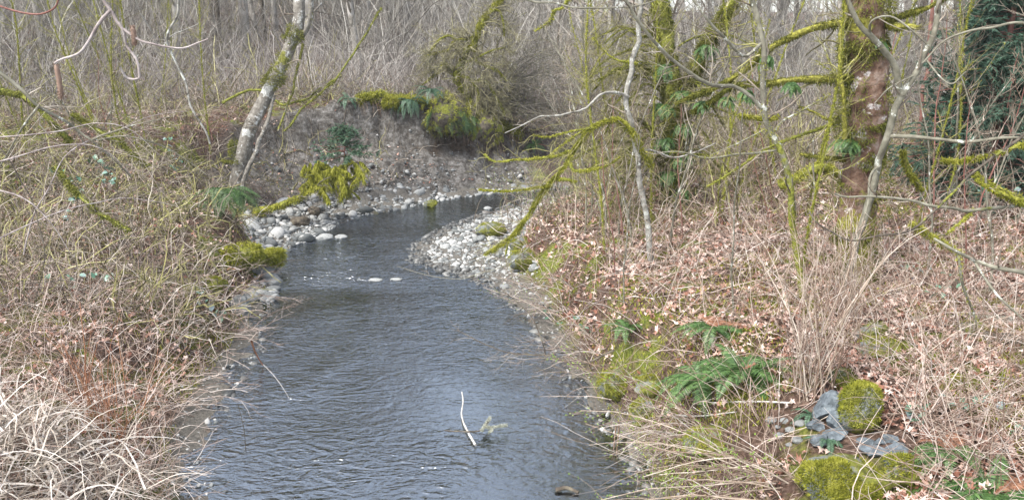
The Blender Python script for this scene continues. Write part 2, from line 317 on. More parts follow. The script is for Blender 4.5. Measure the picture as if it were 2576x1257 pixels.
# ------------------------------------------------------------------ setting: ground, sky, water
def build_ground():
    ny, nx = MX.shape; b = Buf()
    idx = np.arange(nx * ny).reshape(ny, nx); Q = np.stack([idx[:-1, :-1], idx[:-1, 1:], idx[1:, 1:], idx[1:, :-1]], -1).reshape(-1, 4)
    zz = GZ + np.where(GCL > .3, fbm(MX, MY, 2.2, 5, 20) * .42 + fbm(MX * 3, MY, 2.5, 4, 25) * .30, fbm(MX, MY, 6, 2, 20) * .05) * (GW > 0)
    b.add(np.stack([MX, MY, zz], -1), Q)
    m = bpy.data.materials.new('ground soil and moss'); m.use_nodes = True; t = m.node_tree; N = t.nodes; L = t.links; bs = N['Principled BSDF']
    bs.inputs['Roughness'].default_value = .95; bs.inputs['Specular IOR Level'].default_value = .2
    tc = N.new('ShaderNodeTexCoord')
    def noise(s, det=5, ro=.6):
        n = N.new('ShaderNodeTexNoise'); n.inputs['Scale'].default_value = s; n.inputs['Detail'].default_value = det; n.inputs['Roughness'].default_value = ro; L.new(tc.outputs['Object'], n.inputs['Vector']); return n.outputs['Fac']
    def ramp(src, st):
        r = N.new('ShaderNodeValToRGB'); L.new(src, r.inputs[0]); e = r.color_ramp.elements; e[0].position, e[0].color = st[0][0], (*st[0][1], 1); e[1].position, e[1].color = st[-1][0], (*st[-1][1], 1)
        for p, c in st[1:-1]: q = e.new(p); q.color = (*c, 1)
        return r.outputs[0]
    def mix(f, a, c):
        x = N.new('ShaderNodeMix'); x.data_type = 'RGBA'; L.new(f, x.inputs[0]); L.new(a, x.inputs[6]); L.new(c, x.inputs[7]); return x.outputs[2]
    def attr(nm): a = N.new('ShaderNodeAttribute'); a.attribute_name = nm; return a.outputs['Fac']
    def thr(src, a, bb): r = N.new('ShaderNodeMapRange'); r.inputs['From Min'].default_value = a; r.inputs['From Max'].default_value = bb; L.new(src, r.inputs['Value']); return r.outputs[0]
    litter = ramp(noise(22), [(.3, (.03,.02,.013)), (.5, (.09,.055,.04)), (.7, (.20,.14,.11))])
    moss = ramp(noise(30), [(.3, (.04,.05,.01)), (.5, (.12,.14,.02)), (.7, (.24,.25,.05))])
    col = mix(thr(noise(1.3), .50, .60), litter, moss)
    hillc = ramp(noise(6), [(.3, (.05,.035,.025)), (.5, (.13,.09,.07)), (.7, (.26,.19,.16))])
    col = mix(attr('hillm'), col, hillc)
    soil = ramp(noise(7, 9, .75), [(.34, (.028,.024,.02)), (.5, (.105,.096,.085)), (.66, (.25,.24,.225))])
    col = mix(attr('soil'), col, soil)
    sand = ramp(noise(26, 8, .75), [(.3, (.05,.045,.038)), (.7, (.20,.185,.16))])
    col = mix(attr('sand'), col, sand)
    bed = ramp(noise(9, 8, .75), [(.34, (.03,.025,.018)), (.5, (.13,.11,.08)), (.66, (.36,.32,.26))])
    silt = ramp(noise(3), [(.3, (.36,.33,.26)), (.7, (.6,.56,.46))])
    col = mix(attr('bed'), col, bed); col = mix(attr('silt'), col, silt)
    dark = ramp(noise(11, 8, .7), [(.35, (.016,.012,.009)), (.6, (.07,.052,.038))]); tn = N.new('ShaderNodeMath'); tn.operation = 'MULTIPLY'; L.new(attr('shaded_soil'), tn.inputs[0]); L.new(thr(noise(1.6, 4), .34, .52), tn.inputs[1]); col = mix(tn.outputs[0], col, dark)  # dark soil tone, with the shade under the bank's overhang painted in
    L.new(col, bs.inputs['Base Color'])
    bp = N.new('ShaderNodeBump'); bp.inputs['Strength'].default_value = .8; bp.inputs['Distance'].default_value = .06; L.new(noise(16, 8, .7), bp.inputs['Height']); L.new(bp.outputs[0], bs.inputs['Normal'])
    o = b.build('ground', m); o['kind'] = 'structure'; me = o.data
    x, y = MX.ravel(), MY.ravel(); dC, dW, cl = GC.ravel(), GW.ravel(), GCL.ravel()
    def put(nm, v): a = me.attributes.new(nm, 'FLOAT', 'POINT'); a.data.foreach_set('value', np.clip(v, 0, 1).astype(np.float32))
    put('hillm', (y - 24) / 5)
    wd = 2.6
    put('soil', np.clip((cl - .15) * 4, 0, 1) * (dC > -.1) * np.clip((2.15 + fbm(x, y, 1.5, 3, 3) * .8 - dC) * 4, 0, 1) * (y < 26.5) * (y > 13))
    put('shaded_soil', (cl - .3) * 3 * sstep((dC - .95 + fbm(x, y, 2, 3, 8) * .8) / .35) * (dC < 2.3) * (y > 17) * sstep((x + 3.2) / 2.0) * .95)  # upper bank face toward the right, where overhang shade is put into the colour
    put('sand', np.clip((.12 - dC) * 8, 0, 1) * (dW > -.05))
    put('bed', np.clip(-dW * 8, 0, 1))
    p = onz(600, 900); p2 = onz(1560, 1130); p3 = onz(1400, 960)
    put('silt', np.clip(-dW * 8, 0, 1) * np.clip(sum(np.exp(-((x - q[0]) / a) ** 2 - ((y - q[1]) / c) ** 2) * g for q, a, c, g in ((p, .5, .55, 1), (p2, .7, 1.3, 1.1), (p3, .5, .9, .7))), 0, 1))
    return o
build_ground()
def build_water():
    b = Buf(); gx = np.arange(-9, 15, .12); gy = np.arange(-7, 27, .12); X, Y = np.meshgrid(gx, gy)
    idx = np.arange(X.size).reshape(X.shape); Q = np.stack([idx[:-1, :-1], idx[:-1, 1:], idx[1:, 1:], idx[1:, :-1]], -1).reshape(-1, 4)
    b.add(np.stack([X, Y, X * 0], -1), Q)
    m = bpy.data.materials.new('stream water'); m.use_nodes = True; t = m.node_tree; N = t.nodes; L = t.links; N.remove(N['Principled BSDF'])
    tc = N.new('ShaderNodeTexCoord')
    def noise(sx, sy, det, rot=0, dist=0.0, ro=.5, off=0):
        mp = N.new('ShaderNodeMapping'); mp.inputs['Scale'].default_value = (sx, sy, 1); mp.inputs['Rotation'].default_value = (0, 0, R_(rot)); mp.inputs['Location'].default_value = (off, off, off)
        L.new(tc.outputs['Object'], mp.inputs['Vector']); n = N.new('ShaderNodeTexNoise'); n.inputs['Scale'].default_value = 1; n.inputs['Detail'].default_value = det; n.inputs['Distortion'].default_value = dist; n.inputs['Roughness'].default_value = ro
        L.new(mp.outputs[0], n.inputs['Vector']); return n.outputs['Fac']
    def math_(op, a, c):
        x = N.new('ShaderNodeMath'); x.operation = op
        for i, v in enumerate((a, c)):
            if isinstance(v, (int, float)): x.inputs[i].default_value = v
            else: L.new(v, x.inputs[i])
        return x.outputs[0]
    a1 = noise(3.0, 6.0, 1, 8, 2.0, .5); a2 = noise(9, 16, 1, -14, 1.6, .5, 5); a3 = noise(.8, 1.3, 1, 0, .5, .5, 9)
    at1 = N.new('ShaderNodeAttribute'); at1.attribute_name = 'riffle'
    h = math_('ADD', math_('ADD', math_('MULTIPLY', a1, .62), math_('MULTIPLY', a2, .30)), math_('MULTIPLY', a3, .5))
    pt = noise(.55, .4, 2, 20, .6, .5, 21); pr_ = N.new('ShaderNodeMapRange'); pr_.inputs['From Min'].default_value = .35; pr_.inputs['From Max'].default_value = .65; pr_.inputs['To Min'].default_value = .25; pr_.inputs['To Max'].default_value = 1.15; L.new(pt, pr_.inputs['Value'])
    h = math_('MULTIPLY', h, math_('ADD', pr_.outputs[0], at1.outputs['Fac']))
    bp = N.new('ShaderNodeBump'); bp.inputs['Strength'].default_value = 1.0; bp.inputs['Distance'].default_value = .041; L.new(h, bp.inputs['Height'])
    fr = N.new('ShaderNodeFresnel'); fr.inputs['IOR'].default_value = 4.4; L.new(bp.outputs[0], fr.inputs['Normal'])
    gl = N.new('ShaderNodeBsdfGlossy'); gl.inputs['Roughness'].default_value = .13; gl.inputs[0].default_value = (.9, .96, 1, 1); L.new(bp.outputs[0], gl.inputs['Normal'])
    tp = N.new('ShaderNodeBsdfTransparent'); tp.inputs[0].default_value = (.78, .76, .68, 1)
    ms = N.new('ShaderNodeMixShader'); L.new(fr.outputs[0], ms.inputs[0]); L.new(tp.outputs[0], ms.inputs[1]); L.new(gl.outputs[0], ms.inputs[2])
    L.new(ms.outputs[0], N['Material Output'].inputs[0])
    o = b.build('water', m); o['kind'] = 'structure'
    rf = np.zeros(X.size); x, y = X.ravel(), Y.ravel()
    for px, py, a, c, g in ((820, 690, 1.6, .8, .9), (960, 705, 1.5, .5, .8), (850, 640, 1.3, .8, .8), (1000, 560, 1.5, 1.5, .3), (900, 600, 1.3, .6, .6), (1000, 1150, 1.5, .7, .5), (600, 1200, 1.0, .9, .3)):
        q = onz(px, py); rf += g * np.exp(-((x - q[0]) / a) ** 2 - ((y - q[1]) / c) ** 2)
    at_ = o.data.attributes.new('riffle', 'FLOAT', 'POINT'); at_.data.foreach_set('value', np.clip(rf, 0, 1.4).astype(np.float32))
build_water()

# ------------------------------------------------------------------ scatter helpers
def fan(n, y0, y1, wide=.82):
    y = y0 * (y1 / y0) ** rng.random(n); x = y * rng.uniform(-wide, wide, n); return x, y
def sph(sub):
    import bmesh
    bm = bmesh.new(); bmesh.ops.create_icosphere(bm, subdivisions=sub, radius=1); V = np.array([v.co[:] for v in bm.verts]); T = np.array([[v.index for v in f.verts] for f in bm.faces]); bm.free(); return V, T
S1, S2, S4 = sph(1), sph(2), sph(4)
def rots(n):
    a = rng.uniform(0, 2 * np.pi, n); c, s = np.cos(a), np.sin(a); Z = np.zeros(n); O = np.ones(n)
    return np.stack([np.stack([c, -s, Z], -1), np.stack([s, c, Z], -1), np.stack([Z, Z, O], -1)], 1)
def pebbles(buf, C, S, sphere=S2, flat=(.45, .75)):
    n = len(C); V, T = sphere; K = len(V)
    ax = np.stack([np.ones(n), rng.uniform(.6, .95, n), rng.uniform(*flat, n)], -1) * np.broadcast_to(S, (n,))[:, None]
    W = V[None] * (1 + rng.normal(0, .07, (n, K, 1)))
    W = W * ax[:, None]; W = np.einsum('nij,nkj->nki', rots(n), W)
    tl = rng.normal(0, .2, (n, 2)); W[:, :, 2] += W[:, :, 0] * tl[:, :1] + W[:, :, 1] * tl[:, 1:]
    W = W + C[:, None]
    TT = (T[None] + (np.arange(n) * K)[:, None, None]).reshape(-1, 3)
    buf.add(W, None, TT, np.repeat(rng.random(n), K))
def rockmesh(size, angular=0, seed=0, sub=S4, rough=.08):
    r = np.random.default_rng(seed); V, T = sub; V = V.copy()
    if angular:
        for k in range(angular):
            nrm = r.normal(size=3); nrm /= np.linalg.norm(nrm); lim = r.uniform(.5, .85)
            d = V @ nrm; V -= np.clip(d - lim, 0, None)[:, None] * nrm
    o = r.random(3) * 50
    n1 = (vnoise(V[:, 0] + o[0], V[:, 1] + V[:, 2] * 1.7 + o[1], 2.1) + vnoise(V[:, 2] + o[2], V[:, 0] - V[:, 1] * 1.3, 2.3) - 1)
    n2 = (vnoise(V[:, 0] + o[0], V[:, 1] + V[:, 2] * 1.7 + o[1], 8) + vnoise(V[:, 2] + o[2], V[:, 0] - V[:, 1] * 1.3, 8) - 1)
    V = V * (1 + rough * 2 * n1 + rough * .5 * n2)[:, None] * np.array(size)
    return V, T
def rot3(V, a, b, c):
    from mathutils import Euler
    return V @ np.array(Euler((a, b, c)).to_matrix()).T
def rock(name, label, px, py, sz, mat, angular=0, seed=0, rot=(0, 0, 0), sink=.25, group=None, moss=0, z=None, mossmat='moss', lift=0):
    p = gp(px, py) if z is None else onz(px, py, z)
    V, T = rockmesh(sz, angular, seed); V = rot3(V, *rot); c = p + np.array([0, 0, sz[2] * (1 - 2 * sink) + lift])
    b = Buf(); b.add(V + c, None, T, .5)
    if moss:
        t = thing(name, label, 'rock', p, group); b.build('stone', mat, t)
        mb = Buf(); tri = V[T]; nr = norm(np.cross(tri[:, 1] - tri[:, 0], tri[:, 2] - tri[:, 0])); ar = np.linalg.norm(np.cross(tri[:, 1] - tri[:, 0], tri[:, 2] - tri[:, 0]), axis=1)
        wgt = ar * np.clip(nr[:, 2] + .35, 0, None); i = rng.choice(len(T), moss, p=wgt / wgt.sum()); u = rng.dirichlet((1, 1, 1), moss)
        B = (tri[i] * u[:, :, None]).sum(1) + c
        keep = vnoise(B[:, 0], B[:, 1] + B[:, 2], 7, seed) > .38; B = B[keep]; nn = nr[i][keep]
        blades(mb, B - nn * .006, nn + rng.normal(0, .6, B.shape) + [0, 0, -.1], rng.uniform(.015, .04, len(B)), rng.uniform(.006, .013, len(B)), np.clip(rng.normal(.35 + .3 * nn[:, 2] + .25 * (vnoise(B[:, 0], B[:, 1], 5, 3) - .5), .2), 0, 1)); mb.build('moss', M[mossmat], t, smooth=False)
        return t
    o = b.build(name, mat, loc=p, smooth=angular < 6); tag(o, label, 'rock', group); return o

# ------------------------------------------------------------------ brush, litter and gravel (uncountable)
EX = [(*gp(a, b_)[:2], r_) for a, b_, r_ in ((2150,1060,.42),(2080,1080,.35),(2200,1130,.35),(2140,1210,.5),(1860,960,.45),(1780,990,.3),(2412,985,.12),(2215,892,.2),(568,530,.5),(572,575,.35),(560,640,.25))]
def brush(name, label, cat_, mat, x, y, L, d0=None, K=6, wander=.16, up=-.08, r0=.003, side=2.0, sl=.3, lean=.7, zoff=0.0, sideK=3, tintv=None, tip=.4, lift=(0, 0), ss=0):
    kp = np.ones(len(x), bool)
    for ex, ey, er in EX: kp &= ((x - ex) ** 2 + (y - ey) ** 2 > er * er) | (rng.random(len(x)) < .08)
    x, y = x[kp], y[kp]; L = np.asarray(L)[kp] if np.ndim(L) else L; r0 = np.asarray(r0)[kp] if np.ndim(r0) else r0; d0 = d0[kp] if d0 is not None else None
    n = len(x); z = gz(x, y)[0]; base = np.stack([x, y, z + zoff + rng.uniform(*lift, n)], -1)
    a = rng.uniform(0, 2 * np.pi, n); le = rng.uniform(0, 1, n) ** .7 * lean
    d = np.stack([np.cos(a) * le, np.sin(a) * le, np.ones(n) * (1 - le * .75)], -1) if d0 is None else d0
    P = walk(base, d, L, K, wander, up); zz = gz(P[:, :, 0], P[:, :, 1])[0]; P[:, :, 2] = np.maximum(P[:, :, 2], zz + .01)
    R = np.broadcast_to(r0, (n,))[:, None] * np.linspace(1, tip, K)[None] * np.clip(y / 9, .85, 1.5)[:, None]
    b = Buf(); tv = rng.random(n) if tintv is None else tintv; tube(b, P, R, 3, tv)
    if side:
        Q, RQ = spawn(P, R, side, sl, sideK, (.4, 1.1), 0, .2, .2, 1, .6, rmin=.0010); tube(b, Q, RQ, 3)
        if ss: Q2, R2 = spawn(Q, RQ, ss, sl * .5, 3, (.4, 1.1), 0, .2, .2, 1, .7, rmin=.001); tube(b, Q2, R2, 3)
    o = b.build(name, mat, smooth=False); tag(o, label, cat_); return stuff(o)
def sel(n, y0, y1, f, wide=.82):
    x, y = fan(n, y0, y1, wide); z, dC, dW, cl = gz(x, y); k = f(x, y, dC, dW, cl); return x[k], y[k]
def pxof(x, y, z=1.0):
    v = np.stack([x, y, np.broadcast_to(z, np.shape(x)) - 4.0], -1); c, s = math.cos(PITCH), math.sin(PITCH)
    dep = v[..., 1] * c - v[..., 2] * s; upv = v[..., 1] * s + v[..., 2] * c; return CX + F * v[..., 0] / dep, CY - F * upv / dep

# leaf litter: lobed curled leaves
EXL = [(*gp(a, b_)[:2], r_) for a, b_, r_ in ((2070,1080,.26),(2130,1100,.22),(2210,1130,.26),(2110,1200,.36),(1980,1090,.32),(1850,1080,.35),(1750,1060,.3),(1640,1000,.3),(1850,1160,.4),(1860,960,.25),(1560,985,.25))]
def leaves(name, label, mat, x, y, s, lift=.012, tint=None, cat_='leaves'):
    kp = np.ones(len(x), bool)
    for ex, ey, er in EXL: kp &= ((x - ex) ** 2 + (y - ey) ** 2 > er * er) | (rng.random(len(x)) < .07)
    x, y, s = x[kp], y[kp], s[kp]
    n = len(x); z = gz(x, y)[0]; k = 10; a = np.arange(k) / k * 2 * np.pi
    rad = np.where(np.arange(k) % 2 == 0, 1, .55)[None] * rng.uniform(.7, 1.1, (n, k)); rad[:, 5] *= .5
    c = np.zeros((n, k + 1, 3)); c[:, 1:, 0] = np.cos(a) * rad; c[:, 1:, 1] = np.sin(a) * rad
    curl = rng.uniform(-.5, .9, (n, 1)); c[:, 1:, 2] = curl * (c[:, 1:, 0] ** 2) * .7 + rng.normal(0, .12, (n, k)) + rng.uniform(-.3, .5, (n, 1)) * c[:, 1:, 1] ** 2
    c *= s[:, None, None]
    t1 = rng.normal(0, .45, (n, 2)); c[:, :, 2] += c[:, :, 0] * t1[:, :1] + c[:, :, 1] * t1[:, 1:]
    c = np.einsum('nij,nkj->nki', rots(n), c); c += np.stack([x, y, z + lift + rng.uniform(0, .03, n)], -1)[:, None]
    T = np.array([(0, 1 + i, 1 + (i + 1) % k) for i in range(k)]); TT = (T[None] + (np.arange(n) * (k + 1))[:, None, None]).reshape(-1, 3)
    b = Buf(); b.add(c, None, TT, np.repeat(rng.random(n) if tint is None else tint, k + 1)); o = b.build(name, mat, smooth=False); tag(o, label, cat_); return stuff(o)
def isr(x, y): return x > np.interp(y, [5, 12, 16, 18, 19.5, 21, 23, 24], [-.7, -2.2, -2.6, -2, -.5, 3, 10, 60])
Rt = lambda m=.08: (lambda x, y, dC, dW, cl: (dC > m) & isr(x, y))
Lt = lambda m=.08: (lambda x, y, dC, dW, cl: (dC > m) & ~isr(x, y))

def big_scatter():
    # right bank: leaf litter, canes
    x, y = sel(90000, 4.2, 24, Rt(.15)); k = vnoise(x, y, 1.2, 2) + .35 * rng.random(len(x)) > .38; x, y = x[k], y[k]
    leaves('leaf_litter', 'pale pinkish brown maple leaves covering the right bank', M['litter'], x, y, rng.uniform(.018, .052, len(x)) * np.clip(y / 9, .68, 1.1))
    x, y = sel(30000, 4.5, 22, Lt(.15)); leaves('leaf_litter', 'faded brown leaves lying among stems on the left bank', M['litter'], x, y, rng.uniform(.02, .05, len(x)), lift=.09)
    x, y = sel(4200, 4.5, 22, Rt(.1)); g = np.where(rng.random(len(x)) < .5, 1, 0)
    brush('upright_canes', 'tan leafless canes standing all over the right bank', 'brush', M['cane'], x, y, rng.uniform(.4, 1.5, len(x)), K=7, wander=.13, up=-.07, r0=rng.uniform(.0022, .0055, len(x)), side=2.5, sl=.35)
    x, y = sel(7500, 4.3, 20, Rt(.05))
    brush('fallen_twigs', 'pale fallen twigs criss-crossing the leaf litter', 'twigs', M['straw'], x, y, rng.uniform(.2, 1.0, len(x)), K=6, wander=.2, up=-.14, r0=rng.uniform(.002, .0062, len(x)), side=1.5, sl=.25, lean=1.0, lift=(.02, .14))
    x, y = sel(1300, 5, 21, lambda x, y, dC, dW, cl: (dC > -.05) & (dC < .9) & isr(x, y))
    a = rng.normal(np.pi, .9, len(x)); d0 = np.stack([np.cos(a), np.sin(a) * .8, rng.uniform(.1, .9, len(x))], -1)
    brush('overhanging_stems', 'arching bare stems leaning from the right bank over the stream edge', 'brush', M['straw'], x, y, rng.uniform(.4, 1.4, len(x)), d0=d0, K=8, wander=.12, up=-.12, r0=rng.uniform(.0025, .0055, len(x)), side=3, sl=.4, lift=(.02, .2))
    # left bank low: straw
    lowL = lambda x, y, dC, dW, cl: (dC > .02) & ~isr(x, y) & (y < 11.8)
    x, y = sel(21000, 4.0, 13.5, lowL)
    brush('dead_stalks', 'beige dead stalks matted over the lower left bank', 'dead stalks', M['straw'], x, y, rng.uniform(.2, .8, len(x)), K=6, wander=.22, up=-.16, r0=rng.uniform(.0022, .0062, len(x)), side=1.2, sl=.25, lean=1.0, lift=(.0, .16))
    x, y = sel(3000, 4.2, 13, lowL)
    brush('upright_canes', 'tan upright weed stems rising from the left bank', 'brush', M['cane'], x, y, rng.uniform(.25, .8, len(x)), K=7, wander=.1, up=-.04, r0=rng.uniform(.0022, .0048, len(x)), side=2.5, sl=.3, lean=.5)
    x, y = sel(650, 5, 13, lambda x, y, dC, dW, cl: (dC > -.25) & (dC < .5) & ~isr(x, y) & (y < 13))
    a = rng.normal(0, .9, len(x)); d0 = np.stack([np.cos(a), np.sin(a) * .8, rng.uniform(.1, .9, len(x))], -1)
    brush('overhanging_stems', 'thin bare stems leaning from the left bank over the water', 'brush', M['straw'], x, y, rng.uniform(.3, .9, len(x)), d0=d0, K=8, wander=.16, up=-.14, r0=rng.uniform(.0025, .005, len(x)), side=3, sl=.35)
    # bleached strap grass, bottom-left corner
    n = 3600; x = rng.uniform(-5.6, -2.5, n); y = rng.uniform(3.6, 6.9, n); qx, qy = pxof(x, y, .8); k = (gz(x, y)[1] > .05) & (qy > 960 + qx * .35); x, y = x[k], y[k]; n = len(x); z = gz(x, y)[0]
    a = rng.uniform(0, 2 * np.pi, n); d = np.stack([np.cos(a), np.sin(a), rng.uniform(.1, 1.1, n)], -1)
    P = walk(np.stack([x, y, z + rng.uniform(.05, .4, n)], -1), d, rng.uniform(.3, .9, n), 8, .14, -.18); zz = gz(P[:, :, 0], P[:, :, 1])[0]; P[:, :, 2] = np.maximum(P[:, :, 2], zz + .1)
    T = norm(np.gradient(P, axis=1)); S = norm(np.cross(T, np.array([0, 0, 1.]) + rng.normal(0, .3, (n, 1, 3)))) * (rng.uniform(.003, .011, n)[:, None] * np.linspace(1, .25, 8)[None])[:, :, None]
    V = np.stack([P - S, P + S], 2); idx = np.arange(n * 16).reshape(n, 8, 2); Q = np.stack([idx[:, :-1, 0], idx[:, :-1, 1], idx[:, 1:, 1], idx[:, 1:, 0]], -1).reshape(-1, 4)
    b = Buf(); b.add(V, Q, None, np.repeat(rng.random(n), 16)); stuff(tag(b.build('bleached_grass', M['strap']), 'whitish flattened strap grass in the bottom left corner', 'dead grass'))
    # left thicket, mossy
    thick = lambda x, y, dC, dW, cl: (dC > .3) & ~isr(x, y) & (x < -2.5) & (y > 8.8 + .8 * vnoise(x, y, 1))
    x, y = sel(12500, 8, 26, thick)
    brush('bramble_thicket', 'dense grey leafless bramble thicket on the upper left bank', 'thicket', M['twig'], x, y, rng.uniform(.4, 1.4, len(x)), K=9, wander=.34, up=-.1, r0=rng.uniform(.003, .0075, len(x)), side=3, sl=.45, lean=1)
    x, y = sel(6500, 8, 24, thick); k = vnoise(x, y, .6, 12) > .25; x, y = x[k], y[k]
    brush('mossy_stems', 'yellow green moss-coated stems within the left thicket', 'thicket', M['mosstwig'], x, y, rng.uniform(.4, 1.1, len(x)), K=7, wander=.3, up=-.08, r0=rng.uniform(.005, .014, len(x)), side=2.5, sl=.4, lean=1)
    # far hillside
    hl = lambda x, y, dC, dW, cl: (y > 22.5) & (dC > 2.2)
    x, y = sel(24000, 22, 62, hl)
    brush('hillside_brush', 'pinkish grey leafless brush covering the far hillside', 'brush', M['hill'], x, y, rng.uniform(.8, 2.6, len(x)), K=7, wander=.26, up=-.03, r0=rng.uniform(.004, .010, len(x)) * np.clip(y / 40, .7, 1.6), side=3, sl=.7, lean=.7)
    x, y = sel(8000, 27, 60, hl); kk = vnoise(x, y, .15, 44) > .3; x, y = x[kk], y[kk]
    brush('hillside_poles', 'tall thin grey saplings crowding the far hillside', 'brush', M['hillgrey'], x, y, rng.uniform(1.5, 7, len(x)) * np.where(y > 42, .5, 1), K=9, wander=.2, up=.03, r0=np.exp(rng.normal(math.log(.010), .5, len(x))) * np.clip(y / 45, .7, 1.5), side=7, sl=1.3, lean=.6, ss=1)
    x, y = sel(4500, 22, 60, hl); kk = vnoise(x, y, .2, 54) > .55; x, y = x[kk], y[kk]
    brush('mossy_stems', 'olive green mossy shoots dotted over the far slope', 'thicket', M['mosstwig'], x, y, rng.uniform(.8, 2.4, len(x)), K=6, wander=.2, up=-.02, r0=rng.uniform(.006, .014, len(x)), side=3, sl=.6, lean=.9)
    x, y = sel(5000, 19, 32, lambda x, y, dC, dW, cl: (dC > 1.95 + .4 * (x < -3)) & ~isr(x, y) & (x > -9))
    brush('slope_brush', 'tan dry weeds and brambles on the slope above the cut bank', 'brush', M['cane'], x, y, rng.uniform(.4, 1.4, len(x)), K=6, wander=.18, up=-.06, r0=rng.uniform(.003, .006, len(x)), side=3, sl=.5, lean=.9)
    # right far thicket behind the maples
    x, y = sel(7000, 15, 30, lambda x, y, dC, dW, cl: (dC > .2) & (x > 3))
    brush('mossy_understory', 'tangled olive and grey understory twigs behind the mossy maples', 'thicket', M['twig'], x, y, rng.uniform(.6, 2.4, len(x)), K=7, wander=.17, up=-.03, r0=rng.uniform(.003, .007, len(x)), side=3, sl=.6, lean=.7)
    x, y = sel(1800, 12, 26, lambda x, y, dC, dW, cl: (dC > .2) & (x > 1.5) & isr(x, y - 3))
    brush('mossy_stems', 'mossy green thin stems between the right bank trees', 'thicket', M['mosstwig'], x, y, rng.uniform(.6, 2.0, len(x)), K=7, wander=.2, up=-.03, r0=rng.uniform(.005, .012, len(x)), side=3, sl=.6, lean=.8)
    # pebbles
    x, y = fan(80000, 6, 24, .5); z, dC, dW, cl = gz(x, y); k = (dC < .25) & (dW > -.12) & (y > 11.5) & isr(x, y) ; x, y, z = x[k], y[k], z[k]
    k = pxof(x, y, .05)[1] < 700 + rng.normal(0, 8, len(x)) + 60 * (rng.random(len(x)) < .15); x, y, z = x[k], y[k], z[k]; s = np.exp(rng.normal(math.log(.023), .55, len(x))); b = Buf(); pebbles(b, np.stack([x, y, z + s * .15], -1)[z > .012], s[z > .012], S2); b2 = Buf(); wz = z <= .012; pebbles(b2, np.stack([x, y, z + s * .15], -1)[wz], s[wz], S2); stuff(tag(b2.build('wet_gravel', M['wetpebble']), 'dark wet stones along the waterline of the gravel bar', 'gravel'))
    stuff(tag(b.build('gravel_bar', M['pebble']), 'pale rounded river stones heaped on the gravel bar', 'gravel'))
    x, y = fan(42000, 12, 24, .5); z, dC, dW, cl = gz(x, y); k = (dC < .22) & (dW > -.10) & ~isr(x, y) & (dC < np.where(x > -2.2, .1, .4)) & (x < 1.5); x, y, z = x[k], y[k], z[k]
    s = np.exp(rng.normal(math.log(.029), .6, len(x))); b = Buf(); pebbles(b, np.stack([x, y, z + s * .2], -1), s, S2)
    stuff(tag(b.build('shore_stones', M['greypebble']), 'grey rounded stones along the foot of the cut bank', 'gravel'))
    x, y = fan(16000, 5, 13, .5); z, dC, dW, cl = gz(x, y); k = (dC < .15) & (dW > -.1) & (rng.random(len(x)) < .35); x, y, z = x[k], y[k], z[k]
    s = np.exp(rng.normal(math.log(.016), .4, len(x))); b = Buf(); pebbles(b, np.stack([x, y, z + s * .2], -1), s, S1)
    stuff(tag(b.build('shore_gravel', M['pebble']), 'small pebbles on the muddy margins near the camera', 'gravel'))
    x, y = fan(9000, 5, 18, .4); z, dC, dW, cl = gz(x, y); k = (dW < .0); x, y, z = x[k], y[k], z[k]
    s = np.exp(rng.normal(math.log(.035), .45, len(x))); b = Buf(); pebbles(b, np.stack([x, y, z], -1), s, S1, (.25, .5))
    stuff(tag(b.build('streambed_stones', M['wetpebble']), 'brown cobbles on the stream bed seen through the water', 'gravel'))
    x, y = fan(22000, 15, 26, .4); z, dC, dW, cl = gz(x, y); k = (cl > .45) & (dC > .1) & (dC < 2.0) & ~isr(x, y) & (rng.random(len(x)) < np.clip(1.3 - dC / 1.4, .06, 1)); x, y, z = x[k], y[k], z[k]
    s = np.exp(rng.normal(math.log(.022), .6, len(x))); b = Buf(); pebbles(b, np.stack([x, y, z + s * .3], -1), s, S1, (.5, .9))
    stuff(tag(b.build('scree_stones', M['greypebble']), 'small stones embedded in the grey cut bank', 'gravel'))
    # ground moss
    x, y = sel(330000, 4.2, 28, lambda x, y, dC, dW, cl: (dC > -.02) & ((cl < .5) | (dC > 2.1))); dCk = gz(x, y)[1]; k = (vnoise(x, y, 1.3, 30) + .5 * vnoise(x, y, 4, 31) > .82 - .12 * (~isr(x, y) & (y > 7)) - .15 * (y > 19) - .28 * (isr(x, y) & (dCk < .7) & (y < 12))); x, y = x[k], y[k]; n = len(x); z = gz(x, y)[0]
    bump = .05 * np.clip(vnoise(x, y, 4, 31), 0, 1); b = Buf(); blades(b, np.stack([x, y, z + bump * rng.random(n)], -1), np.stack([rng.normal(0, .5, n), rng.normal(0, .5, n), np.ones(n)], -1), rng.uniform(.02, .06, n), rng.uniform(.006, .016, n))
    stuff(tag(b.build('ground_moss', M['moss'], smooth=False), 'yellow green moss cushions on the banks', 'moss'))
big_scatter()

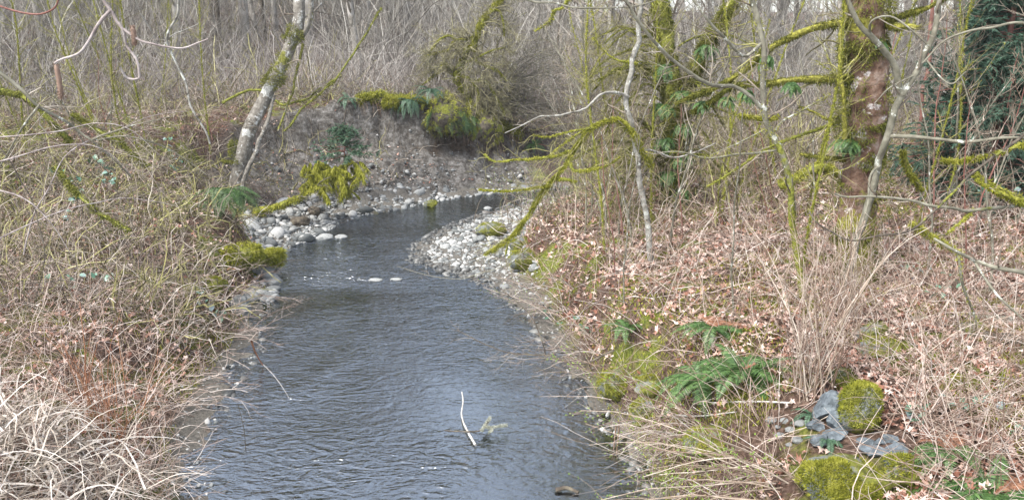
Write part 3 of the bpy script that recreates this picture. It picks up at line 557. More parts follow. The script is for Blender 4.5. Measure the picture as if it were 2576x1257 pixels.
# ------------------------------------------------------------------ trees and limbs
def path(pts, n=24, base=None):
    """pts: (px, py, Y) seen from the bridge; base snaps the first point to the ground"""
    P = []
    for i, (a, b_, Y) in enumerate(pts): P.append(at(a, b_, Y))
    if base is not None: P[0] = base + np.array([0, 0, -.15])
    C_ = cat(np.array(P), n); L_ = np.linalg.norm(np.diff(C_, axis=0), axis=1).sum(); q = np.linspace(0, 1, n); o = rng.random(3) * 90
    for ax in range(3): C_[:, ax] += (vnoise(q * L_ * 2.2, q * 0, 1, int(o[ax])) + .5 * vnoise(q * L_ * 5, q * 0, 1, int(o[ax]) + 7) - .75) * .11 * min(1.0, L_ / 3) * wig * np.sin(np.pi * np.clip(q * 1.02, 0, 1)) ** .5
    return C_
wig = 1.0
def limbmesh(buf, P, r0, r1, sides=10, mossy=0.0, lump=.12, tint=.5, pw=1.0):
    n = len(P); R = r0 + (r1 - r0) * np.linspace(0, 1, n) ** pw
    a = np.arange(sides); lm = 1 + lump * (2 * _H[(np.arange(n)[:, None] * 1 + int(rng.integers(200))) % 256, (a[None] * 3 + int(rng.integers(200))) % 256] - 1)
    tube(buf, P, (R[:, None] * lm)[None], sides, tint, mossy=mossy if np.ndim(mossy) == 0 else np.asarray(mossy)[None])
    return R
def tree(name, label, cat_, trunk, r0, r1, bark, limbs=(), twigs=None, moss=None, mossy=.2, group=None, base=None, sides=12, flare=0, furmat='moss', twigmat='twig', twigs2=None, partn='limb', n=30, lump=.12):
    """trunk: pixel path; limbs: (path, r0, r1, mossy, fur/m). twigs: dict for spawn"""
    P = path(trunk, n, base) if isinstance(trunk, list) else trunk
    t = thing(name, label, cat_, P[0], group)
    b = Buf(); mo = mossy if np.ndim(mossy) == 0 else np.interp(np.linspace(0, 1, len(P)), np.linspace(0, 1, len(mossy)), mossy)
    R = limbmesh(b, P, r0, r1, sides, mo, lump)
    b.build('trunk' if cat_ in ('tree', 'conifer') else 'stem', bark, t)
    segs = [(P, R, t, 1)]; f = dict(per_m=moss) if moss and not isinstance(moss, dict) else moss
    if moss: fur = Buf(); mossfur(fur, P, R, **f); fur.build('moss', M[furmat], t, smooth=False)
    for lb in limbs:
        LP = path(lb[0], 16) if isinstance(lb[0], list) else lb[0]; lbuf = Buf(); LR = limbmesh(lbuf, LP, lb[1], lb[2], 7, lb[3], .15); lo_ = lbuf.build(partn, bark, t); segs.append((LP, LR, lo_, 0))
        if lb[4]: fur = Buf(); mossfur(fur, LP, LR, lb[4], ln=max(.02, lb[1] * .8), wd=.010, droop=.7); fur.build('moss', M[furmat], lo_, smooth=False)
    if twigs:
        kw = dict(per=8, L=.6, K=6, ang=(.5, 1.1), up=.02, wander=.2, rf=.4); kw.update(twigs); per = kw.pop('per'); nx = kw.pop('sub', 3); sx = kw.pop('sub2', 2)
        for LP, LR, own, _ in segs:
            tb = Buf(); ln = np.linalg.norm(np.diff(LP, axis=0), axis=1).sum()
            dm = float(np.mean(LP[:, 1])) / 10; kw['rmin'] = .0022 * dm + .0006
            A, RA = spawn(LP[None], LR[None], max(1, round(per * ln)), **kw); RA = np.minimum(RA, .012 * kw['L'] + .002); tube(tb, A, RA, 4)
            if nx:
                B_, RB = spawn(A, RA, nx, kw['L'] * .5, 5, (.4, 1.0), .0, .22, rf=.6); RB = np.maximum(RB, .0016 * dm); tube(tb, B_, RB, 3)
                if sx: C_, RC = spawn(B_, RB, sx, kw['L'] * .25, 4, (.4, 1.0), .0, .22, rf=.7); RC = np.maximum(RC, .0013 * dm); tube(tb, C_, RC, 3)
            tb.build('twigs', M[twigmat], own, smooth=False)
    return t
def G(px, py): return gp(px, py)

# leaning alder on the left
g = G(598, 505); Yb = g[1]; print('alder', g)
tree('leaning_alder', 'leaning white-barked alder with moss rings above the cut bank', 'tree',
     [(590,520,Yb),(598,450,Yb),(614,385,Yb),(642,300,Yb+.1),(680,215,Yb+.3),(712,150,Yb+.4),(738,85,Yb+.5),(752,20,Yb+.6),(770,-120,Yb+.8),(800,-420,Yb+1)], .18, .09, M['alderbark'],
     limbs=[([(735,100,Yb+.5),(765,90,Yb+.5),(778,40,Yb+.4),(782,-30,Yb+.4),(800,-300,Yb+.4)], .06, .04, .3, 60),
            ([(610,470,Yb-.25),(628,420,Yb-.25),(650,365,Yb-.15),(668,322,Yb),(690,240,Yb+.25)], .055, .04, .3, 0),
            ([(762,110,Yb+.5),(740,220,Yb+.4),(726,262,Yb+.3),(700,330,Yb)], .03, .02, .6, 200),
            ([(745,60,Yb+.6),(800,20,Yb+.6),(850,-40,Yb+.6)], .025, .012, .2, 0)],
     twigs=dict(per=2.2, L=.9, s0=.35), mossy=[.55,.15,.1,.35,.5,.1,.65,.3,.2,.1], base=g)
fur = Buf(); t = [o for o in COL.objects if o.name == 'leaning_alder'][0]
for (a, b_, c, d_, rr, k) in ((588,430,606,372,.235,5200), (672,228,690,196,.20,4200), (730,112,742,84,.175,3800), (694,190,716,140,.17,900)):
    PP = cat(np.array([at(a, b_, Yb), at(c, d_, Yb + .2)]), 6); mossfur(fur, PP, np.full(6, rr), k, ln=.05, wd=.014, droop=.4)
fur.build('moss', M['mossdk'], t, smooth=False)

# big maple on the right
g = G(2160, 705); Yb = g[1]; print('maple', g)
tree('bigleaf_maple', 'thick red-brown maple trunk with moss and bare bark patches on the right bank', 'tree',
     [(2152,725,Yb),(2156,640,Yb),(2163,520,Yb),(2172,380,Yb),(2182,220,Yb),(2186,80,Yb),(2180,-40,Yb),(2176,-250,Yb),(2170,-700,Yb)], .20, .165, M['maplebark'], n=60, sides=20,
     limbs=[([(2150,196,Yb),(2080,200,Yb),(2010,203,Yb+.1),(1950,204,Yb+.2),(1890,212,Yb+.4),(1850,222,Yb+.5),(1800,250,Yb+.8),(1740,285,Yb+1.2)], .036, .018, 1, 3600),
            ([(2165,55,Yb),(2110,62,Yb),(2040,68,Yb+.1),(1975,100,Yb+.2),(1925,135,Yb+.3),(1880,178,Yb+.4),(1845,200,Yb+.5),(1790,228,Yb+.8),(1700,262,Yb+1.3)], .040, .018, 1, 3600),
            ([(2200,75,Yb),(2250,45,Yb-.1),(2300,28,Yb-.2),(2350,10,Yb-.3),(2420,-30,Yb-.4)], .032, .014, 1, 3000),
            ([(2220,60,Yb),(2250,68,Yb-.2),(2285,66,Yb-.3),(2312,72,Yb-.35)], .032, .022, 1, 3400),
            ([(2150,405,Yb),(2110,400,Yb),(2060,395,Yb+.1),(2012,388,Yb+.1)], .03, .012, 1, 1800),
            ([(2140,255,Yb),(2095,300,Yb),(2050,280,Yb+.1),(2010,268,Yb+.1)], .016, .008, 1, 1200),
            ([(2125,350,Yb-.2),(2121,250,Yb-.2),(2122,130,Yb-.2),(2124,20,Yb-.1),(2130,-80,Yb)], .026, .02, .9, 700)],
     twigs=dict(per=4.0, L=.6, s0=.1, up=-.03), twigmat='mosstwig', mossy=[.75,.6,.35,.3,.5,.45,.6,.5,.4], moss=dict(per_m=14000, ln=.03, wd=.010, thr=1.06, side=.0, puff=.3), furmat='mossdk', base=g, lump=.10)
t = [o for o in COL.objects if o.name == 'bigleaf_maple'][0]; fur = Buf()
for (a, b_, c, d_, rr, k) in ((2146,380,2160,120,.17,3600), (2198,330,2212,200,.15,2200), (2185,80,2182,-40,.2,5000), (2150,720,2156,600,.22,2600), (2200,560,2205,420,.14,1500)):
    PP = cat(np.array([at(a, b_, Yb - .06), at(c, d_, Yb - .06)]), 6); mossfur(fur, PP, np.full(6, rr), k, ln=.04, wd=.01, droop=.8)
fur.build('moss', M['mossdk'], t, smooth=False)

# slender grey forked alder in front of the maple
g = G(2125, 735); Yb = g[1]; print('grey', g)
tree('forked_alder', 'slender smooth grey alder forking in front of the maple trunk', 'tree',
     [(2122,760,Yb),(2140,660,Yb),(2160,590,Yb),(2186,500,Yb),(2212,420,Yb),(2235,345,Yb-.1),(2258,262,Yb-.1),(2290,205,Yb-.1),(2325,150,Yb-.1),(2352,85,Yb-.1),(2366,20,Yb-.1),(2378,-80,Yb),(2390,-300,Yb)], .044, .018, M['greybark'], n=50,
     limbs=[([(2268,240,Yb-.1),(2258,205,Yb-.1),(2250,165,Yb-.1),(2222,130,Yb-.15),(2190,95,Yb-.2),(2160,62,Yb-.2),(2138,20,Yb-.2),(2110,-60,Yb-.2)], .036, .02, .2, 0),
            ([(2240,343,Yb-.1),(2290,345,Yb-.2),(2370,352,Yb-.3),(2450,358,Yb-.4),(2530,350,Yb-.5),(2640,340,Yb-.6)], .022, .012, .2, 0),
            ([(2188,85,Yb-.2),(2192,50,Yb-.3),(2240,38,Yb-.3),(2290,70,Yb-.4),(2340,120,Yb-.4)], .013, .006, .1, 0),
            ([(2330,150,Yb-.1),(2390,210,Yb-.3),(2430,180,Yb-.3)], .010, .005, .1, 0),
            ([(2215,415,Yb),(2190,440,Yb-.2),(2180,520,Yb-.3),(2150,600,Yb-.4)], .014, .008, .1, 0),
            ([(2300,190,Yb-.1),(2240,220,Yb-.2),(2200,260,Yb-.3)], .010, .004, .1, 0)],
     twigs=dict(per=2.6, L=.6, s0=.25), mossy=[.6,.5,.35,.15,.1,.1,.1,.1,.1], base=g)

g = G(2020, 750); Yb = g[1]
tree('crooked_sapling', 'crooked slim grey tree curving upward left of the maple', 'tree',
     [(2022,765,Yb),(2012,680,Yb),(2000,600,Yb),(1992,520,Yb),(1982,440,Yb),(1968,380,Yb),(1942,318,Yb),(1918,275,Yb),(1915,215,Yb),(1920,150,Yb),(1918,80,Yb),(1905,10,Yb),(1895,-60,Yb),(1900,-260,Yb)], .035, .024, M['greybark'], n=50,
     limbs=[([(1915,272,Yb),(1880,242,Yb),(1840,218,Yb),(1780,205,Yb-.2),(1720,180,Yb-.3),(1660,130,Yb-.4),(1610,70,Yb-.5),(1560,-20,Yb-.6)], .021, .014, .1, 0),
            ([(1920,105,Yb),(1890,132,Yb-.1),(1868,138,Yb-.2),(1832,105,Yb-.3),(1785,60,Yb-.4),(1745,5,Yb-.4),(1720,-40,Yb-.4)], .017, .011, .1, 0),
            ([(1950,330,Yb),(1975,300,Yb+.2),(2030,270,Yb+.3),(2090,235,Yb+.4)], .012, .006, .4, 300),
            ([(1968,375,Yb),(1900,385,Yb+.1),(1840,392,Yb+.1),(1770,400,Yb+.1),(1715,385,Yb),(1680,382,Yb)], .013, .009, .3, 250),
            ([(1940,318,Yb),(1900,340,Yb),(1850,365,Yb),(1790,390,Yb)], .011, .005, .3, 200)],
     twigs=dict(per=3, L=.6, s0=.12), mossy=[.9,.8,.7,.6,.45,.4,.3,.4,.2], moss=dict(per_m=900, ln=.02, wd=.007, thr=.9), base=g)

g = G(1641, 660); Yb = g[1]
tree('lichened_alder', 'thin white-lichened alder standing right of the gravel bar', 'tree',
     [(1642,680,Yb),(1634,600,Yb),(1624,525,Yb),(1609,450,Yb),(1600,385,Yb),(1583,310,Yb),(1578,230,Yb),(1592,165,Yb),(1604,110,Yb),(1612,20,Yb),(1618,-60,Yb),(1625,-260,Yb)], .042, .026, M['whitebark'], n=46,
     limbs=[([(1580,245,Yb),(1560,232,Yb-.1),(1520,235,Yb-.2),(1475,268,Yb-.3),(1420,290,Yb-.4),(1350,300,Yb-.5),(1270,335,Yb-.6)], .02, .006, .2, 0),
            ([(1585,320,Yb),(1549,298,Yb),(1509,310,Yb+.1),(1440,345,Yb+.2),(1380,395,Yb+.3)], .018, .009, .9, 900),
            ([(1612,380,Yb),(1640,375,Yb),(1690,392,Yb+.1),(1740,388,Yb+.1),(1800,360,Yb+.1)], .016, .007, .3, 0),
            ([(1604,160,Yb),(1560,150,Yb+.1),(1520,130,Yb+.2),(1490,95,Yb+.2)], .012, .006, 1, 900)],
     twigs=dict(per=3.2, L=.55, s0=.1), mossy=[.5,.3,.2,.1,.1,.2,.1,.1], base=g)

# arching mossy branch over the gravel
g = G(1600, 690); Yb = g[1] + .3
tree('arching_mossy_branch', 'bright mossy limb arching down over the gravel bar', 'branch',
     [(1640,420,Yb+.2),(1600,345,Yb),(1579,322,Yb),(1549,302,Yb),(1509,320,Yb),(1459,360,Yb),(1425,412,Yb+.05),(1394,460,Yb+.1),(1339,530,Yb+.2),(1299,575,Yb+.3),(1264,608,Yb+.35),(1218,642,Yb+.4)], .024, .009, M['darkbark'], n=50, mossy=1, moss=dict(per_m=3600, ln=.035, wd=.009, droop=.6),
     limbs=[([(1402,452,Yb+.1),(1425,453,Yb),(1450,459,Yb)], .026, .014, 1, 3000),
            ([(1389,465,Yb+.1),(1330,476,Yb+.1),(1262,480,Yb+.1),(1205,477,Yb+.2)], .018, .006, 1, 2500),
            ([(1468,352,Yb),(1420,385,Yb+.1),(1360,398,Yb+.3),(1300,400,Yb+.5),(1245,407,Yb+.6),(1218,388,Yb+.7)], .018, .008, 1, 1800),
            ([(1300,573,Yb+.3),(1280,605,Yb+.3),(1272,640,Yb+.3)], .010, .006, 1, 1400),
            ([(1500,320,Yb),(1440,330,Yb),(1380,345,Yb+.1),(1340,340,Yb+.1)], .012, .005, 1, 900),
            ([(1430,405,Yb),(1450,430,Yb-.1),(1520,420,Yb-.1),(1560,395,Yb-.1)], .016, .010, 1, 1800)],
     twigs=dict(per=9, L=.6, s0=.05, up=-.06), twigmat='mosstwig')

# old mossy maple further back, and its arms
g = G(1700, 520); Yb = g[1] + .3
LACE = []
for _k in range(30):
    y0 = rng.uniform(90, 470); sg = -1 if _k % 4 else 1; w_ = rng.uniform(90, 270); dz = rng.uniform(-60, 60); LACE.append(([(1690, y0, Yb), (1690 + sg * w_ * .35, y0 - 45, Yb - .3), (1690 + sg * w_ * .7, y0 - 20 + dz * .5, Yb - rng.uniform(.2, 1.2)), (1690 + sg * w_, y0 + 45 + dz, Yb - rng.uniform(.2, 1.6))], .013, .005, 1, 1000))

tree('old_mossy_maple', 'moss-shrouded old maple trunk with green ferns behind the thin alder', 'tree',
     [(1702,540,Yb),(1698,430,Yb),(1690,330,Yb),(1688,240,Yb),(1678,150,Yb),(1668,60,Yb),(1662,-40,Yb),(1660,-300,Yb)], .19, .12, M['darkbark'], n=46, mossy=.9, moss=dict(per_m=4200, ln=.06, wd=.014, droop=.8), furmat='mossdk',
     limbs=[([(1690,250,Yb),(1730,215,Yb-.1),(1760,150,Yb-.1),(1790,90,Yb-.2),(1840,20,Yb-.2),(1870,-60,Yb-.2)], .11, .08, 1, 4500),
            ([(1685,420,Yb),(1640,330,Yb-.2),(1600,300,Yb-.3),(1560,340,Yb-.3)], .03, .015, 1, 2600),
            ([(1690,300,Yb),(1740,290,Yb-.2),(1790,290,Yb-.3),(1830,300,Yb-.3)], .028, .014, 1, 2600),
            ([(1680,180,Yb),(1640,180,Yb-.2),(1610,190,Yb-.3),(1575,180,Yb-.3)], .026, .012, 1, 2600),
            ([(1695,440,Yb),(1750,430,Yb-.2),(1800,440,Yb-.4)], .024, .012, 1, 2200),
            ([(1668,80,Yb),(1620,90,Yb-.2),(1560,70,Yb-.2),(1480,100,Yb-.2)], .022, .010, 1, 2000),
            ([(1700,490,Yb),(1660,450,Yb-.3),(1620,440,Yb-.4),(1560,450,Yb-.4)], .022, .010, 1, 2000)] + LACE,
     twigs=dict(per=10, L=.8, s0=.03, up=-.05), twigmat='mosstwig', base=g)

# mossy crown rooted at the cut-bank crest
g = G(1182, 304); Yb = g[1]; print('crest', g)
tree('crest_mossy_tree', 'gnarled moss-draped small tree on the crest of the cut bank', 'tree',
     [(1182,304,Yb),(1172,235,Yb),(1150,195,Yb),(1165,150,Yb),(1199,90,Yb),(1212,50,Yb),(1236,28,Yb),(1262,-5,Yb),(1280,-60,Yb)], .12, .04, M['darkbark'], n=40, mossy=.9, moss=dict(per_m=3600, ln=.07, wd=.016, droop=.9),
     limbs=[([(1200,88,Yb),(1175,100,Yb),(1145,100,Yb),(1125,125,Yb),(1095,133,Yb),(1068,142,Yb)], .035, .02, 1, 3600),
            ([(1145,102,Yb),(1130,90,Yb),(1105,100,Yb),(1080,135,Yb)], .035, .02, 1, 2500),
            ([(1199,90,Yb),(1198,150,Yb-.1),(1225,165,Yb-.2),(1254,182,Yb-.2),(1276,205,Yb-.2)], .035, .02, 1, 4200),
            ([(1212,45,Yb),(1250,25,Yb-.2),(1266,50,Yb-.2),(1268,92,Yb-.2)], .028, .018, 1, 3600),
            ([(1150,200,Yb),(1120,160,Yb),(1105,180,Yb),(1060,215,Yb)], .05, .02, .8, 1800),
            ([(1172,230,Yb),(1210,200,Yb-.2),(1240,230,Yb-.3),(1270,290,Yb-.4)], .045, .02, .8, 1800),
            ([(1165,160,Yb),(1190,150,Yb-.1),(1230,130,Yb-.1),(1270,120,Yb)], .035, .015, .8, 1200),
            ([(1150,190,Yb),(1180,200,Yb-.3),(1205,240,Yb-.4),(1190,280,Yb-.5)], .04, .02, .9, 1800)],
     twigs=dict(per=18, L=1.1, s0=.03, up=-.09, sub=6, sub2=3, wander=.28), twigmat='crusttwig', base=g)

# drooping dark shrub right of it
g = G(1215, 312); t = thing('drooping_shrub', 'dense dark shrub arching from the crest down to the right', 'shrub', g)
n = 90; a = rng.uniform(-.35, 1.15, n); d = np.stack([np.cos(a) * 1.0, -np.sin(a) * .4 + rng.normal(0, .3, n), rng.uniform(.5, 2.4, n)], -1)
A = walk(g + rng.normal(0, .15, (n, 3)) * [1, 1, .3], d, rng.uniform(2.2, 5.4, n), 14, .08, -.13); RA = rng.uniform(.008, .016, n)[:, None] * np.linspace(1, .35, 14)[None]
b = Buf(); tube(b, A, RA, 5); b.build('stems', M['darktwig'], t)
b = Buf(); B1, R1 = spawn(A, RA, 22, .75, 6, (.4, 1.2), -.02, .2, rf=.5); tube(b, B1, R1 * 1.2, 3); B2, R2 = spawn(B1, R1, 4, .3, 4, (.5, 1.1), 0, .25, rf=.7, rmin=.0025); tube(b, B2, R2, 3); b.build('twigs', M['darktwig'], t, smooth=False)
b = Buf(); k = rng.integers(0, len(B1), 5200); blades(b, B1[k, rng.integers(0, 6, 5200)], rng.normal(0, 1, (5200, 3)) + [0, 0, -.6], rng.uniform(.02, .07, 5200), rng.uniform(.01, .02, 5200)); b.build('moss', M['mossdk'], t, smooth=False)

# fallen mossy limb with drapery and a young hemlock
g = G(652, 548); Yb = g[1]
tree('fallen_mossy_limb', 'fallen limb hung with thick yellow moss reaching over the stones', 'branch',
     [(640,535,Yb),(665,527,Yb-.2),(715,515,Yb-.3),(760,495,Yb-.3),(800,470,Yb-.2),(840,445,Yb),(866,420,Yb+.2),(878,395,Yb+.3)], .065, .025, M['darkbark'], n=36, mossy=1, moss=dict(per_m=3000, ln=.07, wd=.014, droop=1.2),
     limbs=[([(800,470,Yb-.2),(770,462,Yb-.3),(752,478,Yb-.4)], .022, .01, 1, 4500), ([(820,458,Yb-.1),(790,440,Yb-.2),(768,448,Yb-.3)], .022, .01, 1, 4500),
            ([(815,462,Yb),(860,478,Yb-.1),(890,486,Yb-.1),(906,502,Yb)], .026, .008, 1, 5000), ([(840,445,Yb),(875,450,Yb),(900,440,Yb),(918,440,Yb)], .024, .010, 1, 5500),
            ([(850,435,Yb),(820,420,Yb),(800,405,Yb+.1)], .02, .01, 1, 5000), ([(866,420,Yb+.2),(890,410,Yb+.1),(900,455,Yb)], .022, .01, 1, 6000),
            ([(830,450,Yb),(812,462,Yb-.2),(805,500,Yb-.25)], .018, .008, 1, 4500), ([(850,440,Yb),(845,465,Yb-.2),(862,492,Yb-.2)], .02, .008, 1, 5000), ([(870,415,Yb+.2),(868,450,Yb-.1),(880,482,Yb-.1)], .02, .008, 1, 5500)],
     twigs=dict(per=8, L=.7, s0=.2, up=-.16), twigmat='darktwig')
tt_ = [o for o in COL.objects if o.name == 'fallen_mossy_limb'][0]; fur = Buf()
for _k in range(46):
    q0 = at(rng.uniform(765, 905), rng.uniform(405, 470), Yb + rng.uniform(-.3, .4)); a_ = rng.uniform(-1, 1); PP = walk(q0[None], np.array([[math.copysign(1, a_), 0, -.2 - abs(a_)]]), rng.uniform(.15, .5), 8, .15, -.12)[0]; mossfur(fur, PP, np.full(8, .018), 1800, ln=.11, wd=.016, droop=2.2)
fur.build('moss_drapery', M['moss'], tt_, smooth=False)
def conifer(name, label, base, H, W_, nb, mat, dens=40, droop=.06, frond=.10, start=.03, group=None, fw=.02, top=.12):
    t = thing(name, label, 'conifer', base, group); b = Buf(); P = cat(np.array([base - [0, 0, .1], base + [0, 0, H * .5], base + [.02, .02, H]]), 16); tube(b, P, (np.linspace(H * .02, .006, 16))[None], 8, .4, cap=False); b.build('trunk', M['redbark'], t)
    s = rng.uniform(start, .98, nb); a = rng.uniform(0, 2 * np.pi, nb); bb = base + np.stack([s * 0, s * 0, s * H], -1); L = W_ * ((1 - s) ** .8 + top) * rng.uniform(.7, 1.15, nb)
    A = walk(bb, np.stack([np.cos(a), np.sin(a), np.full(nb, .18)], -1), L, 8, .07, -droop); RA = np.linspace(.009, .003, 8)[None] * (L[:, None] + .3)
    b = Buf(); tube(b, A, RA, 4)
    B1, R1 = spawn(A, RA, 14, W_ * .32, 5, (.6, 1.1), -.05, .08, rf=.5, s0=.1); B1[:, :, 2] = B1[:, :, 2]; tube(b, B1, R1, 3); b.build('branches', M['redbark'], t)
    f = Buf(); N_ = len(B1) * dens; i = rng.integers(0, len(B1), N_); q = rng.uniform(0, 3.99, N_); k = q.astype(int); u = (q - k)[:, None]; p = B1[i, k] * (1 - u) + B1[i, k + 1] * u; tt = norm(B1[i, k + 1] - B1[i, k])
    sd_ = norm(np.cross(tt, np.array([0, 0, 1.]))) * rng.choice([-1, 1], N_)[:, None]
    blades(f, p, tt * .7 + sd_ * .7 + rng.normal(0, .2, (N_, 3)) + [0, 0, -.25], frond * rng.uniform(.5, 1.3, N_), fw * rng.uniform(.7, 1.3, N_)); f.build('foliage', mat, t, smooth=False)
    return t
g = G(868, 372); conifer('hemlock_sapling', 'small blue-green hemlock above the hanging moss', np.array(at(868, 402, Yb + .35)), .80, .62, 34, M['fernbl'], 34, .05, .05, fw=.014, top=.3)
g = G(2478, 500); conifer('cedar', 'tall dark green cedar filling the right edge', g, 4.6, 1.4, 260, M['cedar'], 60, .07, .085, fw=.014)
g2 = G(2372, 470); conifer('cedar', 'small young cedar left of the tall one', g2 - [0, 0, .1], 1.75, .7, 110, M['cedar'], 50, .07, .075, fw=.012)
g3 = G(2600, 470); conifer('cedar', 'second tall cedar at the very edge of the frame', g3 + [.4, 1.5, -.2], 5.5, 1.5, 160, M['cedar'], 30, .07, .12, fw=.026)

# reddish young trunk
g = G(2318, 440); Yb = g[1]
tree('red_trunk', 'thin reddish trunk between the forked alder and the cedar', 'tree', [(2322,450,Yb),(2312,330,Yb),(2322,240,Yb),(2338,150,Yb),(2345,0,Yb),(2350,-200,Yb)], .045, .03, M['redbark'], twigs=dict(per=2, L=.7), base=g)

# long low limbs crossing the right side
tree('low_arching_limb', 'long curved bare limb sweeping low across the right side', 'branch', [(2660,250,6.6),(2560,350,6.6),(2490,405,6.5),(2440,455,6.5),(2385,515,6.4),(2320,555,6.3),(2240,588,6.3),(2150,596,6.3),(2085,582,6.4),(2050,555,6.4),(2034,525,6.5)], .013, .006, M['darkbark'], n=40, twigs=dict(per=3.2, L=.4), mossy=.45)
tree('horizontal_limb', 'pale horizontal limb with mossy stretches crossing behind the maple base', 'branch', [(2680,500,7.2),(2576,515,7.2),(2480,528,7.2),(2400,520,7.1),(2300,502,7.1),(2200,492,7.1),(2130,493,7.1),(2100,487,7.1)], .019, .009, M['greybark'], n=36, twigs=dict(per=3, L=.45), mossy=.5, limbs=[([(2576,515,7.2),(2500,480,7.1),(2455,452,7.1)], .02, .012, 1, 2200), ([(2450,525,7.2),(2420,560,7.1),(2380,590,7.0)], .012, .006, 1, 900)])
tree('thick_pale_limb', 'thick pale grey limb entering from the right edge', 'branch', [(2700,740,5.3),(2600,700,5.3),(2520,680,5.3),(2450,655,5.4),(2390,625,5.4),(2350,600,5.5)], .02, .009, M['greybark'], n=30, twigs=dict(per=3, L=.4), limbs=[([(2410,640,5.4),(2425,720,5.4),(2445,780,5.5),(2456,815,5.5)], .011, .007, .4, 300), ([(2450,655,5.4),(2500,735,5.2),(2580,810,5.1)], .010, .006, .1, 0)])
tree('upper_right_limb', 'thin pale limb curving down from the upper right corner', 'branch', [(2700,100,6),(2576,62,6),(2500,70,6),(2430,82,6),(2370,110,6.1),(2320,160,6.1)], .012, .006, M['greybark'], n=30, twigs=dict(per=3, L=.5))
tree('mid_mossy_limb', 'mossy branch crossing between the crooked tree and the maple', 'branch', [(2130,300,9),(2060,320,9),(2000,345,9.2),(1930,380,9.4),(1850,430,9.6),(1780,470,9.8)], .02, .008, M['greybark'], n=30, mossy=.7, moss=dict(per_m=500, ln=.02), twigs=dict(per=4, L=.5))
tree('top_hanging_limb', 'dark mossy limb dangling at the top centre', 'branch', [(1500,-60,11),(1440,-10,11),(1420,20,11),(1395,30,11),(1385,55,11),(1345,80,11)], .03, .008, M['darkbark'], n=26, mossy=.6, moss=dict(per_m=900, ln=.03), twigs=dict(per=6, L=.4, up=-.05))
tree('top_long_limb', 'thin pale limb crossing the top centre to the right', 'branch', [(1280,-30,9),(1340,3,9),(1400,8,9),(1470,20,9),(1560,16,9),(1640,5,9),(1700,-30,9)], .011, .005, M['greybark'], n=26, twigs=dict(per=4, L=.5))
# branches hanging over the left bank and stream
tree('hazel_branch', 'close pale pinkish hazel branch hanging in the upper left', 'branch', [(240,-50,3),(260,0,3),(279,27,3),(292,50,3),(312,78,3),(320,112,3.02),(344,145,3.02),(351,175,3.02),(349,194,3.02),(320,193,3.02),(302,170,3.0)], .0068, .0038, M['pinkbark'], n=50, sides=8,
     limbs=[([(278,26,3),(248,62,3),(225,100,2.98),(200,134,2.95),(155,150,2.95),(136,160,2.94)], .0065, .0035, .1, 0), ([(311,74,3),(340,96,3),(372,108,3),(450,121,3.02),(495,108,3.04),(524,98,3.05)], .005, .0025, .1, 0)])
for i, (a, b_, l, lb) in enumerate(((141,162,.125,'plump brown hazel catkin dangling from the left tip of the close branch'), (332,66,.07,'small brown hazel catkin beside the close branch fork'))):
    p = at(a, b_, 2.95 if i == 0 else 3.0); P = cat(np.array([p, p + [.003, 0, -l * .5], p + [.001, 0, -l]]), 14); b = Buf(); tube(b, P, (np.interp(np.linspace(0, 1, 14), [0, .1, .8, 1], [.003, .009, .008, .002]))[None], 8, .5); rr = np.full(14, .008); mossfur(b, P, rr, 9000, ln=.005, wd=.003, droop=.6); o = b.build('catkin', M['catkin'], loc=p); tag(o, lb, 'catkin')
tree('dark_upper_twig', 'thin purple-brown twig sweeping across the top left corner', 'branch', [(-40,0,3.2),(0,15,3.2),(55,30,3.2),(100,35,3.2),(135,22,3.2),(146,0,3.2),(150,-30,3.2)], .004, .003, M['redbark'], n=26)
tree('hanging_lichen_limb', 'lichened dark limb hanging down left of the leaning alder', 'branch', [(450,-30,9),(447,40,9),(425,95,9),(440,150,9),(462,205,9),(480,262,9),(503,302,9),(522,335,9),(528,362,9)], .013, .011, M['whitebark'], n=36, twigs=dict(per=4, L=.5), limbs=[([(410,120,9),(425,95,9),(450,80,9),(500,60,9)], .008, .004, .1, 0)])
tree('crossing_limb', 'pale grey limb crossing the left thicket diagonally', 'branch', [(-60,140,6.5),(0,182,6.5),(55,225,6.5),(95,262,6.5),(165,300,6.6),(210,335,6.7),(235,352,6.7),(290,400,6.8),(330,445,6.9)], .017, .006, M['greybark'], n=40, twigs=dict(per=6, L=.8, up=-.02), limbs=[([(232,352,6.7),(300,325,6.6),(370,305,6.6),(440,290,6.7)], .008, .003, .1, 0), ([(235,352,6.7),(320,340,6.6),(410,365,6.7),(480,410,6.8),(520,440,6.8)], .008, .003, .1, 0), ([(100,264,6.5),(50,330,6.4),(10,400,6.4),(-30,460,6.3)], .009, .004, .1, 0)])
for i, (pts, lb) in enumerate((([(-60,350,6),(40,340,6),(140,330,6),(240,310,6.1),(330,330,6.2),(400,390,6.3)], 'uppermost arching pale stem entering from the left edge'),
        ([(-60,420,5.6),(60,390,5.6),(170,365,5.7),(260,380,5.8),(330,440,5.9)], 'middle arching pale stem entering from the left edge'),
        ([(-40,470,5.4),(60,500,5.4),(130,560,5.4),(180,640,5.4)], 'drooping pale stem below the arching ones at the left edge'),
        ([(-50,330,5.8),(20,400,5.8),(60,470,5.8),(90,560,5.7),(110,650,5.6),(90,760,5.6)], 'dark stem running down the left edge of the thicket'),
        ([(60,640,6.5),(90,520,6.5),(150,420,6.6),(240,350,6.8),(360,300,7),(470,280,7.2)], 'long pale stem rising from lower left and arching right'),
        ([(-40,620,6),(80,560,6.2),(190,520,6.4),(330,500,6.8),(450,520,7)], 'low pale stem lying across the left thicket'))):
    tree('bare_branch', lb, 'branch', pts, .0065, .0025, M['darkbark'] if i == 3 else M['pinkbark'], n=30, sides=6, twigs=dict(per=5, L=.6, up=-.04), group='arching stems in the left thicket')
